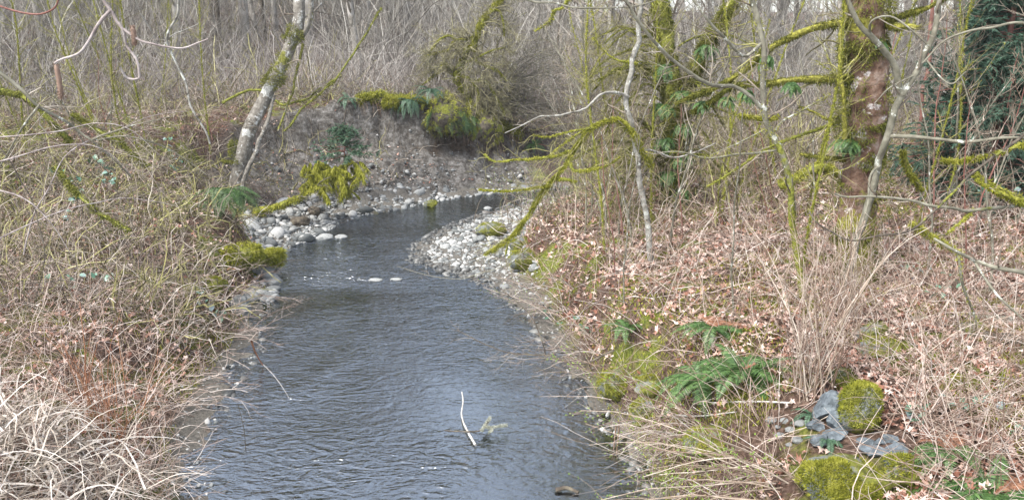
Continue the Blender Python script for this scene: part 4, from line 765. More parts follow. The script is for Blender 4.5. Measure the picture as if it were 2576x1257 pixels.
# mossy logs / limbs in the left thicket
for i, (pts, r, lb) in enumerate((([(-30,225,13),(60,245,13),(120,290,13),(180,360,13.1)], .055, 'fat mossy limb sloping down from the left edge'), ([(180,290,13.5),(290,350,13.3),(370,420,13)], .03, 'mossy bough leaning right inside the left thicket'),
        ([(560,260,19.5),(640,225,19.5),(730,262,19.2),(860,190,19.4)], .03, 'thin mossy bough behind the leaning alder'), ([(715,330,18.5),(770,270,18.8),(840,200,19),(900,120,19.2),(960,20,19.4)], .022, 'thin leaning bough above the left part of the cut bank'),
        ([(140,420,11),(230,520,10.5),(330,580,10)], .022, 'mossy fallen pole low in the left thicket'))):
    tree('mossy_bough', lb, 'branch', pts, r, r * .6, M['darkbark'], n=24, mossy=.75, moss=dict(per_m=2200 if i not in (2, 3) else 500, ln=.045, wd=.012, droop=.8, thr=.75), furmat='mossdk', twigs=dict(per=5, L=.7), group='mossy boughs on the left bank')
for i, (pts, r, lb) in enumerate((([(2450,440,9),(2500,475,9),(2560,500,9),(2600,510,9)], .035, 'mossy bough pointing at the right edge below the cedar'), ([(2576,365,8.5),(2500,390,8.5),(2420,405,8.6),(2370,402,8.6)], .014, 'thin mossy bough in front of the cedar'),
        ([(1960,470,12),(2050,425,12),(2120,440,12.2),(2180,470,12)], .07, 'mossy log humped behind the crooked slim tree'), ([(1860,290,11),(1930,300,11),(1960,290,11)], .02, 'short mossy stub hanging near the crooked tree'),
        ([(2290,560,8.2),(2350,600,8.2),(2420,640,8.2)], .02, 'mossy bough sloping down right of the maple base'), ([(2270,380,9.5),(2290,440,9.5),(2320,480,9.5)], .03, 'short mossy bough right of the forked alder'))):
    tree('mossy_bough', lb, 'branch', pts, r, r * .6, M['darkbark'], n=24, mossy=1, moss=dict(per_m=2800, ln=.04, wd=.011, droop=.7), twigs=dict(per=3, L=.4), twigmat='mosstwig', group='mossy boughs on the right side')

# ------------------------------------------------------------------ ferns
def frondmesh(L, out, up, seed=0, npn=26, wid=.16, pw=.014, az=0.0, droop=.09):
    r = np.random.default_rng(seed); K = 22; d = np.array([math.cos(az) * out, math.sin(az) * out, up]); d /= np.linalg.norm(d); P = [np.zeros(3)]
    sw = r.normal(0, .02, 3)
    for k in range(K - 1): P.append(P[-1] + d * L / (K - 1)); d = d + np.array([0, 0, -droop]) + sw; d /= np.linalg.norm(d)
    P = np.array(P); b = Buf(); tube(b, P, np.linspace(.0035, .001, K), 3, .3)
    T = norm(np.gradient(P, axis=0)); s = np.linspace(.1, .995, npn * 2); f = s * (K - 1) * .9999; i = f.astype(int); u = (f - i)[:, None]
    p = P[i] * (1 - u) + P[np.minimum(i + 1, K - 1)] * u; t = T[i]; sd_ = norm(np.cross(t, [0, 0, 1.])); nz = np.cross(sd_, t)
    ln = L * wid * np.clip(np.interp(s, [.1, .25, .6, 1], [.55, 1, .85, .06]), 0, 1)
    for sg in (-1, 1):
        D = norm(sd_ * sg + t * .35 + nz * r.normal(-.1, .12, (len(s), 1)))
        w_ = pw * (.4 + .6 * ln / ln.max()); tipp = p + D * ln[:, None] + np.array([0, 0, -.12]) * ln[:, None]; mid = p + D * ln[:, None] * .35
        V = np.stack([p, mid + t * w_[:, None] * .5, tipp, mid - t * w_[:, None] * .5], 1); b.add(V, np.arange(len(s) * 4).reshape(-1, 4), None, np.repeat(np.clip(r.normal(.5, .2, len(s)), 0, 1), 4))
    return b
def fern(name, label, base, n, L, mat='fern', dead=0, azr=(0, 6.283), group=None, upr=(.5, 1.6), droop=.09, wid=.16, pw=.014):
    t = thing(name, label, 'fern', base, group)
    for k in range(n):
        az = azr[0] + (azr[1] - azr[0]) * ((k + rng.uniform(-.3, .3)) / n); lk = L * rng.uniform(.7, 1.1)
        b = frondmesh(lk, 1, rng.uniform(*upr), int(rng.integers(1e6)), 24 if L > .4 else 14, wid, pw, az, droop * rng.uniform(.8, 1.3))
        o = bpy.data.objects.new('frond', b.mesh('frond', M['deadfern'] if k < dead else M[mat], (0, 0, 0), False)); COL.objects.link(o); o.parent = t
    return t
def up_(p, dz=.04): return np.array(p) + [0, 0, dz]
fern('sword_fern', 'large bright green sword fern on the left bank beside the stony shore', up_(G(575, 545), .38), 30, .85, 'fern', 3, azr=(-2.9, .5), droop=.13)
fern('sword_fern', 'drooping deep green sword fern hanging off the crest of the cut bank', up_(G(1118, 286), .1), 40, 1.15, 'fern', 4, azr=(-2.8, .2), upr=(.2, 1.1), droop=.15)
fern('sword_fern', 'fern hanging over the dark root mass right of the big crest fern', up_(G(1165, 300), .1), 24, .85, 'fern', 8, azr=(-2.8, .2), upr=(.1, .8), droop=.17)
fern('sword_fern', 'blue-green fern left of the big one on the crest', up_(G(1030, 268), .1), 20, .75, 'fernbl', 0, azr=(-3.2, .2), droop=.14)
fern('sword_fern', 'blue-green fern just under the gnarled mossy tree', up_(G(1085, 276), .45), 20, .7, 'fernbl', 1, azr=(-3.2, .2), droop=.12)
fern('sword_fern', 'small pale fern on the slope above the hemlock', up_(G(876, 262), .1), 14, .5, 'fernbl', 0, droop=.12)
fern('sword_fern', 'large sword fern on the right bank above the blue rocks', up_(G(1858, 978), .14), 22, .58, 'fern', 2, upr=(.3, 1.1), droop=.09, pw=.016, wid=.19)
fern('sword_fern', 'shaded sword fern just left of the large right bank fern', up_(G(1762, 985), .1), 22, .6, 'fern', 5, upr=(.25, 1.0), droop=.09, pw=.013)
fern('sword_fern', 'fern fronds among brown canes below the crooked tree', up_(G(1790, 850), .1), 14, .5, 'fern', 5, upr=(.3, 1.2))
fern('sword_fern', 'small dark fern at the right bank edge over the water', up_(G(1578, 850), .1), 12, .42, 'fern', 1, upr=(.3, 1.2))
fern('sword_fern', 'bright fern cut off by the bottom right corner', up_(G(2500, 1250), .02), 26, .6, 'fern', 4, upr=(.15, .8), pw=.013)
fern('sword_fern', 'small fern with brown fronds right of the mossy mound', up_(G(2380, 1150), .05), 14, .4, 'fern', 5, upr=(.2, .9), pw=.012)
fern('sword_fern', 'tiny pale fern growing beside the blue rocks', up_(G(2040, 1050), .03), 8, .24, 'fernbl', 0, upr=(.2, .8), pw=.01)
fern('sword_fern', 'tiny fern on the mossy mound below the blue rocks', up_(G(2075, 1120), .05), 8, .22, 'fernbl', 0, upr=(.2, .8), pw=.01)
fern('sword_fern', 'far green fern at the foot of the drooping shrub', up_(G(1345, 375), .1), 14, .6, 'fern', 1)
mp = [o for o in COL.objects if o.name == 'bigleaf_maple'][0].location; om = [o for o in COL.objects if o.name == 'old_mossy_maple'][0].location
fern('polypody_fern', 'green fern tuft growing on the left side of the big maple trunk', at(2128, 352, mp.y - .1), 26, .26, 'fern', 0, azr=(-3.6, .2), upr=(-.2, .8), droop=.13, wid=.2, pw=.018)
for i, (px, py, lb) in enumerate(((1668, 165, 'topmost fern tuft on the old mossy maple'), (1716, 232, 'fern tuft where the old mossy maple forks'), (1668, 265, 'fern tuft high on the left side of the old mossy trunk'), (1718, 315, 'fern tuft halfway up the right side of the old mossy trunk'),
        (1672, 350, 'fern tuft halfway up the left side of the old mossy trunk'), (1715, 395, 'fern tuft low on the right side of the old mossy trunk'), (1680, 435, 'lowest fern tuft on the left side of the old mossy trunk'), (1712, 480, 'lowest fern tuft on the right side of the old mossy trunk'), (1775, 120, 'fern tuft on the slanting arm of the old mossy maple'))):
    fern('polypody_fern', lb, at(px, py, om.y - .2), 20, .34, 'fern', 0, azr=(-3.6, .5), upr=(-.3, .8), droop=.15, wid=.2, pw=.022)
for i, (px, py, dy, lb) in enumerate(((1990, 208, .05, 'ferns under the middle of the level mossy limb'), (1880, 228, .4, 'ferns at the drooping end of the level mossy limb'), (1770, 255, 1.0, 'ferns near the far tip of the level mossy limb'), (1930, 140, .3, 'ferns on the bend of the upper mossy limb'), (2215, 100, -.15, 'ferns beneath the right-hand mossy stub of the maple'), (1830, 245, .6, 'ferns between the two mossy limbs'))):
    fern('polypody_fern', lb, at(px, py, mp.y + dy), 16, .19, 'fern', 0, azr=(-3.8, .8), upr=(-.8, .4), droop=.12, wid=.2, pw=.014)

# ------------------------------------------------------------------ rocks
rock('boulder', 'rounded boulder capped with moss in the middle of the gravel bar', 1235, 590, (.30, .24, .17), M['mossrock'], 0, 4, moss=2600)
rock('boulder', 'small mossy boulder at the waterline under the cut bank', 1085, 519, (.20, .17, .10), M['mossrock'], 3, 5, moss=900, z=0.0)
rock('boulder', 'flat white boulder breaking the water left of the bar', 816, 600, (.20, .14, .08), M['pebble'], 2, 6, z=0.0, sink=.3)
rock('boulder', 'smaller flat white boulder beside the larger one in the water', 858, 598, (.13, .10, .05), M['pebble'], 2, 7, z=0.0, sink=.3)
rock('boulder', 'dark rounded boulder under the fallen mossy limb', 792, 540, (.16, .14, .14), M['darkbark'], 0, 8)
rock('boulder', 'dark wet boulder among the left shore stones', 755, 566, (.22, .17, .13), M['darkbark'], 2, 9)
rock('boulder', 'grey-green boulder at the riffle below the mossy log', 684, 716, (.15, .13, .09), M['greypebble'], 2, 10, z=0.0)
rock('boulder', 'smooth grey slab leaning in the eroded left bank', 606, 792, (.17, .12, .24), M['greypebble'], 6, 11, rot=(.2, -.35, .3))
rock('boulder', 'lone pale stone in the far channel', 1227, 527, (.10, .07, .05), M['pebble'], 0, 12, z=0.0)
rock('boulder', 'whitish stone at the left end of the riffle line', 945, 706, (.12, .07, .03), M['pebble'], 0, 13, z=0.0)
rock('boulder', 'whitish stone at the right end of the riffle line', 997, 704, (.10, .06, .025), M['pebble'], 0, 14, z=0.0)
rock('boulder', 'pinkish stone on the right mud shore', 1270, 725, (.10, .08, .05), M['greypebble'], 2, 15)
rock('boulder', 'largest blue-grey angular rock in the lower right pile', 2076, 1052, (.12, .11, .15), M['bluestone'], 9, 21, rot=(.1, .15, .4), sink=.2)
rock('boulder', 'second blue-grey angular rock touching the mossy boulder', 2114, 1078, (.11, .09, .09), M['bluestone'], 9, 22, rot=(.3, .3, .2), sink=.2)
rock('boulder', 'small blue-grey rock left of the largest one', 2052, 1082, (.07, .06, .06), M['bluestone'], 8, 23)
rock('boulder', 'wedge of blue-grey rock below the second one', 2098, 1102, (.10, .07, .05), M['bluestone'], 8, 24, rot=(.1, -.3, 0))
rock('boulder', 'pale grey rock at the left foot of the pile', 2063, 1116, (.08, .06, .05), M['bluestone'], 8, 25)
rock('boulder', 'tall mossy boulder topped with fallen leaves', 2168, 1075, (.17, .16, .21), M['mossrock'], 3, 26, moss=6500, sink=.15)
rock('boulder', 'broad flat blue-grey rock under the mossy boulder', 2200, 1146, (.13, .09, .05), M['bluestone'], 9, 27, rot=(.15, .1, .3), sink=.15)
rock('boulder', 'blue-grey rock right of the broad flat one', 2252, 1142, (.10, .07, .05), M['bluestone'], 8, 28, rot=(-.1, -.2, .6))
rock('boulder', 'square blue-grey rock tucked above the flat ones', 2238, 1114, (.065, .055, .055), M['bluestone'], 9, 29)
rock('boulder', 'thin dark rock wedged left of the square one', 2182, 1118, (.09, .05, .03), M['bluestone'], 7, 30, rot=(.1, .2, 0))
rock('boulder', 'small dark rock between the square and flat rocks', 2212, 1118, (.05, .045, .04), M['bluestone'], 7, 31)
rock('boulder', 'huge moss mound at the bottom of the rock pile', 2120, 1232, (.30, .25, .15), M['mossrock'], 2, 32, moss=22000, sink=.3)
rock('boulder', 'mossy grey rock right of the moss mound', 2262, 1205, (.16, .13, .11), M['mossrock'], 5, 33, moss=2200)
rock('boulder', 'low mossy boulder in the leaf litter above the pile', 2215, 892, (.20, .16, .10), M['mossrock'], 3, 34, moss=2800)
rock('boulder', 'dark mossy boulder just uphill of the low one', 2190, 850, (.17, .13, .11), M['mossrock'], 3, 35, moss=1500, mossmat='mossdk')
rock('boulder', 'grey-green boulder between fern and mossy boulder', 2115, 965, (.13, .11, .09), M['mossrock'], 5, 36, moss=900, mossmat='mossdk')
rock('moss_cushion', 'bright round moss cushion in the leaves at right', 2412, 985, (.11, .10, .08), M['mossrock'], 0, 37, moss=3400)
rock('moss_cushion', 'bright moss cushion by the fallen log at right', 2440, 838, (.13, .10, .07), M['mossrock'], 0, 38, moss=3000)
rock('moss_cushion', 'moss cushion hugging the foot of the bank beside the gravel bar', 1322, 668, (.30, .2, .20), M['mossrock'], 0, 39, moss=5200)
rock('moss_cushion', 'upper moss cushion beside the gravel bar', 1312, 628, (.22, .16, .16), M['mossrock'], 0, 40, moss=3000)
rock('moss_cushion', 'moss hummock overhanging the water on the right bank', 1552, 985, (.20, .2, .17), M['mossrock'], 0, 41, moss=7000)
rock('moss_cushion', 'second moss hummock right of the overhanging one', 1640, 985, (.18, .17, .13), M['mossrock'], 0, 42, moss=6000)
rock('moss_cushion', 'lower moss hummock near the dark undercut', 1622, 1055, (.17, .15, .18), M['mossrock'], 0, 43, moss=6000)
rock('moss_cushion', 'moss cushion under the pale twigs at bottom', 1790, 1130, (.24, .2, .12), M['mossrock'], 0, 44, moss=6000)
rock('moss_cushion', 'moss cushion on the left bank beside the grey slab', 535, 730, (.22, .18, .14), M['mossrock'], 0, 45, moss=3200)
rock('moss_cushion', 'second moss cushion down from the slab', 480, 745, (.20, .15, .10), M['mossrock'], 0, 46, moss=2600)
# countable larger stones on the bar and along the left shore share a look
for i in range(46):
    if i < 22: px, py = rng.uniform(1075, 1330), rng.uniform(560, 690); m_ = 'pebble'; grp = 'larger pale stones on the gravel bar'; lb = 'larger pale rounded stone lying on the gravel bar'
    else: u = rng.random(); px, py = 650 + 370 * u + rng.normal(0, 12), 598 - 80 * u + rng.normal(0, 7); m_ = 'greypebble'; grp = 'larger stones along the left shore'; lb = 'larger grey rounded stone at the left shore waterline'
    p = gp(px, py)
    if gz(p[0], p[1])[2] < -.05: continue
    s = rng.uniform(.04, .07) if i < 22 else rng.uniform(.035, .06); rock('river_stone', lb, px, py, (s, s * rng.uniform(.6, .9), s * rng.uniform(.4, .6)), M[m_], 1, 100 + i, rot=(0, 0, rng.uniform(0, 3)), sink=.25, group=grp)
for i, (px, py) in enumerate(((1975, 1062), (1955, 1075), (1990, 1085), (2010, 1068), (1962, 1100), (2005, 1110), (1940, 1060), (2020, 1120), (1985, 1120))):
    s = rng.uniform(.02, .04); rock('river_stone', 'small smooth stone in the dark soil left of the blue rocks', px, py, (s * 1.3, s, s * .7), M['greypebble'], 0, 200 + i, group='small stones left of the blue rocks')

# ------------------------------------------------------------------ logs, sticks, debris
def log(name, label, cat_, P, r0, r1, bark, fur=0, furlen=.04, sides=10, mossy=.3, part=None, loc=None, lump=.15):
    P = np.array(P); t = thing(name, label, cat_, loc if loc is not None else P[0]); b = Buf(); R = limbmesh(b, P, r0, r1, sides, mossy, lump); b.build('stem', bark, t)
    if fur: f = Buf(); mossfur(f, P, R, fur, ln=furlen, wd=.011, droop=.5, side=.6); f.build('moss', M['moss'], t, smooth=False)
    return t
a, c = G(600, 672), onz(702, 648, .24); log('mossy_log', 'thick mossy log jutting from the left bank over the riffle', 'log', cat(np.array([a + [-.5, -.2, .10], a + [.1, 0, .2], (a + c) / 2 + [0, 0, .1], c]), 20), .17, .13, M['darkbark'], 9000, .05, mossy=.9)
a, c = G(2290, 812), G(2540, 812); log('fallen_log', 'grey fallen log half buried in leaves at the right', 'log', cat(np.array([a + [0, 0, .03], (a + c) / 2 + [0, 0, .05], c + [0, 0, .02]]), 20), .035, .05, M['greybark'], 0)
a, c = G(2440, 850), G(2600, 870); log('fallen_log', 'dark rotten log near the right edge', 'log', cat(np.array([a, (a + c) / 2 + [0, 0, .03], c]), 16), .05, .07, M['darkbark'], 0)
for (pts, r, lb) in (([(1790,1034),(1900,1032),(1990,1036)], .010, 'long pale stick lying under the large right fern'), ([(1700,1062),(1760,1066),(1850,1058)], .009, 'second pale stick left of the blue rocks')):
    P = np.array([G(*q) + [0, 0, .08] for q in pts]); log('dead_stick', lb, 'stick', cat(P, 12), r, r * .7, M['whitestick'], sides=6)
z0 = .035
P = [onz(1162, 985, .20), onz(1165, 1010, .12), onz(1161, 1038, z0), onz(1166, 1062, z0), onz(1177, 1085, z0), onz(1196, 1118, z0 - .01)]
log('floating_stick', 'peeling white stick lying in the stream', 'stick', cat(np.array(P), 24), .006, .0125, M['whitestick'], sides=8)
P = [onz(1118, 1082, .03), onz(1150, 1084, .03), onz(1185, 1085, .06), onz(1212, 1080, .07), onz(1228, 1060, .09)]
t = log('lichen_branch', 'thin dark branch ending in grey-green lichen tufts crossing the white stick', 'stick', cat(np.array(P), 20), .007, .008, M['darkbark'], sides=6)
for pts in ([(1212,1082),(1222,1066),(1232,1050)], [(1218,1075),(1245,1074),(1277,1069)], [(1225,1072),(1238,1080),(1230,1088)]):
    PP = cat(np.array([onz(a_, b_, .08) for a_, b_ in pts]), 10); f = Buf(); tube(f, PP, np.full(10, .0045) * (1 + .4 * rng.random(10)), 6, .3); mossfur(f, PP, np.full(10, .009), 2600, ln=.016, wd=.006, droop=.1, thr=.4); f.build('lichen', M['lichen'], t, smooth=False)
P = [onz(1398, 1232, .02), onz(1425, 1226, .035), onz(1455, 1238, .02)]; log('bark_piece', 'dark curved bark piece floating near the bottom edge', 'driftwood', cat(np.array(P), 12), .022, .016, M['darkbark'], sides=8)
P = [onz(633, 858, .55), onz(641, 882, .35), onz(653, 905, .12), onz(662, 918, .02)]; log('broken_reed', 'orange-brown broken stalk dipping into the water by the left bank', 'stalk', cat(np.array(P), 14), .012, .008, M['redcane'], sides=6)
P = [onz(662, 916, .03), onz(690, 945, .12), onz(715, 980, .06), onz(728, 1002, .01)]; log('thin_reed', 'thin pale stem trailing from the broken stalk', 'stalk', cat(np.array(P), 14), .004, .002, M['whitestick'], sides=5)
for px, lb in ((1552, 'taller dead stem standing in the muddy shallows'), (1545, 'shorter dead stem standing in the muddy shallows')):
    q = onz(px - 2, 1140 if px == 1552 else 1128, 0); log('dead_reed', lb, 'stalk', cat(np.array([q - [0, 0, .15], q + [.01, 0, .12], q + [.02, 0, .34 if px == 1552 else .25]]), 8), .006, .009, M['root'], sides=6)
P = [onz(618, 1132, .0), onz(614, 1080, .2), onz(600, 1020, .45)]; log('dead_reed', 'thin bare stem rising from the water near the left bank', 'stalk', cat(np.array(P), 10), .004, .003, M['darkbark'], sides=5)
# hanging roots and turf at the crest of the cut bank
xx = rng.uniform(-4.2, 1.8, 26000); yy = rng.uniform(17, 25.5, 26000); z, dC, dW, cl = gz(xx, yy); k = (cl > .45) & (dC > 1.7 + .25 * cl) & (dC < 2.25) & ~isr(xx, yy); xx, yy, z = xx[k], yy[k], z[k]; n = len(xx)
gx_, gy_ = (gz(xx + .2, yy)[1] - gz(xx - .2, yy)[1]), (gz(xx, yy + .2)[1] - gz(xx, yy - .2)[1]); O = norm(np.stack([-gx_, -gy_, np.full(n, .25)], -1))
P = walk(np.stack([xx, yy, z + .02], -1), O, rng.uniform(.2, .75, n) * (1 + .9 * ((xx > -2.4) & (xx < -.4))), 7, .12, -.45); b = Buf(); tube(b, P, rng.uniform(.004, .010, n)[:, None] * np.linspace(1, .3, 7)[None], 3); stuff(tag(b.build('hanging_roots', M['root']), 'brown roots and dead grass hanging over the cut bank lip', 'roots'))
b = Buf(); i = rng.integers(0, n, 26000); blades(b, np.stack([xx[i], yy[i], z[i]], -1) + O[i] * rng.uniform(0, .35, (26000, 1)) + rng.normal(0, .05, (26000, 3)), O[i] * .5 + rng.normal(0, .4, (26000, 3)) + [0, 0, -.4], rng.uniform(.04, .12, 26000), rng.uniform(.012, .026, 26000)); stuff(tag(b.build('crest_moss', M['moss'], smooth=False), 'moss fringe draped over the lip of the cut bank', 'moss'))

for i, (pxs, r_, lb) in enumerate((((900,945,990,1040,1075), .11, 'undercut mossy turf lip on the left part of the cut bank crest'), ((1095,1120,1150,1185,1215,1235), .44, 'dark overhanging root mass under the gnarled mossy tree'))):
    Q_ = []
    for px in pxs:
        py = next(v for v in range(238, 420, 3) if gp(px, v)[1] < 24.6 and gz(*gp(px, v)[:2])[1] < 2.1); q = gp(px, py); q2 = gp(px, py + 40); o_ = norm(np.array([q2[0] - q[0], q2[1] - q[1] - .3, 0])); Q_.append(q + o_ * r_ * 1.0 + [0, 0, -r_ * .25])
    log('turf_ledge', lb, 'turf', cat(np.array(Q_), 30), r_, r_, M['darkbark'], 9000 if i == 0 else 2600, .09, 16, .5, lump=.3)
# ------------------------------------------------------------------ shrubs and cane clumps that stand out
def clump(name, label, base, n, L, r, mat, side=6, sl=.35, spread=.5, d=None, up=-.04, mat2=None, K=10, wander=.07, ss=1, jit=.08, buds=0):
    t = thing(name, label, 'shrub', base); a = rng.uniform(0, 2 * np.pi, n); q = rng.uniform(0, spread, n)
    D = np.stack([np.cos(a) * q, np.sin(a) * q, np.ones(n)], -1) if d is None else np.array(d) + rng.normal(0, spread, (n, 3))
    A = walk(base + rng.normal(0, jit, (n, 3)) * [1, 1, .1], D, L * rng.uniform(.55, 1.15, n), K, wander, up); RA = (r * rng.uniform(.6, 1.2, n))[:, None] * np.linspace(1, .35, K)[None]
    b = Buf(); tube(b, A, RA, 5); b.build('stems', M[mat], t)
    b = Buf(); B1, R1 = spawn(A, RA, side, sl, 5, (.3, .9), .02, .15, rf=.6, rmin=.0018); tube(b, B1, R1, 3)
    if ss: B2, R2 = spawn(B1, R1, ss, sl * .5, 4, (.3, .9), .02, .15, rf=.7, rmin=.0015); tube(b, B2, R2, 3)
    b.build('twigs', M[mat2 or mat], t, smooth=False)
    if buds: f = Buf(); i = rng.integers(0, len(B1), buds); blades(f, B1[i, rng.integers(1, 5, buds)], rng.normal(0, 1, (buds, 3)) + [0, 0, .6], .016, .009); f.build('buds', M['bud'], t, smooth=False)
clump('cane_shrub', 'reddish brown upright canes at the lower left bank edge', G(285, 1150), 22, 1.25, .0065, 'redcane', 4, .3, .55)
clump('cane_shrub', 'taller lone red-brown canes left of the others near the corner', G(222, 1100), 5, 1.25, .0075, 'redcane', 4, .3, .2)
clump('cane_shrub', 'clump of tan canes fanning up in front of the forked alder', G(2030, 1000), 34, 1.55, .006, 'cane', 6, .4, .45, mat2='straw')
clump('cane_shrub', 'second tan cane clump at the foot of the maple', G(2120, 800), 30, 1.1, .006, 'cane', 5, .35, .6, mat2='straw')
clump('cane_shrub', 'sprawling pale canes pointing right from the rock pile', G(2300, 1100), 20, 1.2, .006, 'straw', 5, .35, .5, d=(.6, .1, .45))
clump('twiggy_shrub', 'pale budding shrub sprawling over the undercut at the bottom right', G(1960, 1200), 24, 1.35, .006, 'cane', 8, .45, .28, d=(-1, .0, .35), up=-.06, buds=1800, jit=.2)
clump('twiggy_shrub', 'second pale shrub arching over the dark undercut toward the water', G(1760, 1090), 30, .95, .0055, 'straw', 8, .4, .35, d=(-1, -.2, .5), up=-.09, buds=500, jit=.15)
clump('twiggy_shrub', 'bare twiggy shrub leaning over the water on the right bank', G(1500, 900), 18, 1.1, .006, 'twig', 8, .45, .35, d=(-1, .3, .6), up=-.09, jit=.2, mat2='straw')
clump('twiggy_shrub', 'bare shrub spreading over the mud below the gravel bar', G(1420, 790), 16, 1.0, .006, 'straw', 8, .45, .4, d=(-.8, .2, .9), up=-.07, jit=.2, buds=500)
clump('twiggy_shrub', 'thin shrub with fresh green buds on the far tip of the gravel bar', G(1400, 560), 30, .9, .007, 'twig', 8, .4, .5, buds=1600, jit=.5)
clump('twiggy_shrub', 'green-budded shrub behind the gravel bar', G(1470, 520), 30, 1.0, .008, 'twig', 8, .4, .5, buds=1800, jit=.5)
clump('twiggy_shrub', 'pale shrub sprawling from the left bank over the shallows', G(420, 1010), 20, 1.0, .0055, 'straw', 7, .4, .35, d=(1, .1, .35), up=-.08, jit=.3)
clump('twiggy_shrub', 'low pale shrub reaching over the water in the middle left', G(560, 850), 14, .7, .005, 'straw', 7, .35, .4, d=(1, .1, .4), up=-.08, jit=.2)
clump('twiggy_shrub', 'bare shrub by the water beside the mossy log', G(600, 745), 16, .7, .006, 'straw', 7, .35, .4, d=(.8, -.1, .6), up=-.08, jit=.2)
tree('water_branch', 'dark branch reaching out low over the stream from the right bank', 'branch', [(1545,880,7.6),(1490,900,7.7),(1450,910,7.75),(1410,908,7.8),(1372,896,7.9),(1330,890,8.0),(1270,880,8.1),(1200,850,8.3),(1150,830,8.5)], .011, .004, M['darkbark'], n=30, twigs=dict(per=6, L=.4), limbs=[([(1372,896,7.9),(1368,860,7.9),(1345,800,8.1),(1300,755,8.3),(1250,715,8.6),(1225,690,8.8)], .008, .003, .1, 0)])
tree('curved_twig', 'long pale twig curving over the water below the gravel bar', 'branch', [(1330,620,11),(1290,650,11),(1250,675,11),(1190,695,11.2),(1120,700,11.4),(1060,690,11.6),(1000,670,11.8)], .008, .003, M['greybark'], n=24, twigs=dict(per=2, L=.3))

# ------------------------------------------------------------------ leafy vines
def vine(label, pts, n, s, lift=.12, ymat='green'):
    P = cat(np.array([G(*q) + [0, 0, lift] for q in pts]), 24); t = thing('bramble_vine', label, 'vine', P[0]); b = Buf(); tube(b, P, np.full(24, .003), 4, .3); b.build('stem', M['redcane'], t)
    i = rng.integers(0, 24, n); C = P[i] + rng.normal(0, s * 1.1, (n, 3)); k = 8; a = np.arange(k) / k * 2 * np.pi
    V = np.zeros((n, k + 1, 3)); V[:, 1:, 0] = np.cos(a) * 1.0; V[:, 1:, 1] = np.sin(a) * .68; V[:, 1:, 2] = np.abs(np.sin(a)) * .22 - .15 * np.cos(a) ** 2
    V *= (s * rng.uniform(.6, 1.15, n))[:, None, None]; tl = rng.normal(0, .45, (n, 2)); V[:, :, 2] += V[:, :, 0] * tl[:, :1] + V[:, :, 1] * (tl[:, 1:] - .3)
    V = np.einsum('nij,nkj->nki', rots(n), V) + C[:, None]; T = np.array([(0, 1 + j, 1 + (j + 1) % k) for j in range(k)]); b = Buf(); b.add(V, None, (T[None] + (np.arange(n) * (k + 1))[:, None, None]).reshape(-1, 3), np.repeat(rng.random(n), k + 1)); b.build('leaves', M[ymat], t)
vine('leafy bramble trailing across the litter at the lower right', [(2290,1075),(2360,1052),(2440,1050),(2520,1075),(2570,1110)], 34, .032)
vine('round-leaved bramble below the trailing one at right', [(2250,1060),(2300,1075),(2350,1060)], 12, .028)
vine('pale bramble sprays in the middle of the right bank', [(2230,735),(2300,725),(2390,760),(2340,800)], 34, .028, .25)
vine('bramble leaves beside the gravelly right shore', [(1370,815),(1420,830),(1480,865)], 22, .035, .2)
vine('dark bramble on the lower left bank', [(140,745),(180,752),(225,760),(280,735)], 20, .045, .25)
vine('bramble with lavender leaf backs in the left hollow', [(240,455),(262,480),(275,510),(290,525)], 26, .055, .45)
vine('bluish bramble leaves deeper in the left hollow', [(140,490),(180,500),(200,570),(175,620)], 36, .055, .4)
vine('large bluish leaves at the upper left edge', [(0,195),(50,190),(100,175),(150,165)], 34, .09, .6)
vine('small bramble leaves climbing left of the leaning alder', [(420,385),(440,420),(450,470)], 26, .05, .4)
vine('bramble leaves above the water by the left mossy cushions', [(480,760),(520,800),(560,830)], 24, .04, .2)
vine('bramble at the right edge below the cedar', [(2440,545),(2500,560),(2570,540)], 30, .05, .4)

# ------------------------------------------------------------------ saplings and far trees
def sapling_proto(H, r, bark, tw, mossy, seed, moss=0):
    t = thing('sapling', 'thin bare sapling standing in the brush', 'tree', (0, 0, 0)); P = walk(np.zeros((1, 3)), np.array([[rng.normal(0, .08), rng.normal(0, .08), 1.]]), H, 14, .06, .02); R = np.linspace(r, r * .35, 14)[None]
    b = Buf(); tube(b, P, R, 6, .5, mossy=mossy); b.build('trunk', bark, t); b = Buf(); A, RA = spawn(P, R, int(H * 6), H * .22, 6, (.5, 1.0), .04, .14, rf=.55, rmin=.004, s0=.12); tube(b, A, RA, 3); B_, RB = spawn(A, RA, 4, H * .1, 4, (.5, 1.), 0, .2, rf=.7, rmin=.0028); tube(b, B_, RB, 3); b.build('twigs', tw, t, smooth=False)
    if moss: f = Buf(); mossfur(f, P[0], R[0], moss, ln=.03, wd=.009, droop=.8); [mossfur(f, A[j], RA[j] + .002, moss * .3, ln=.022, wd=.008, droop=.9) for j in range(0, len(A), 2)]; f.build('moss', M['moss'], t, smooth=False)
    return t
protos = [sapling_proto(3.4, .018, M['greybark'], M['twig'], .3, 1), sapling_proto(4.2, .016, M['greybark'], M['twig'], .8, 2, 420), sapling_proto(5.2, .018, M['darkbark'], M['mosstwig'], .8, 3, 600), sapling_proto(2.6, .013, M['redbark'], M['cane'], .1, 4)]
used = set()
def put(pr, p, sc, lb, grp):
    o = pr if id(pr) not in used else copy_tree(pr); used.add(id(pr)); o.location = [float(v) for v in p]; o.rotation_euler = (rng.normal(0, .05), rng.normal(0, .05), rng.uniform(0, 6.28)); o.scale = [sc] * 3; o['label'] = lb; o['group'] = grp
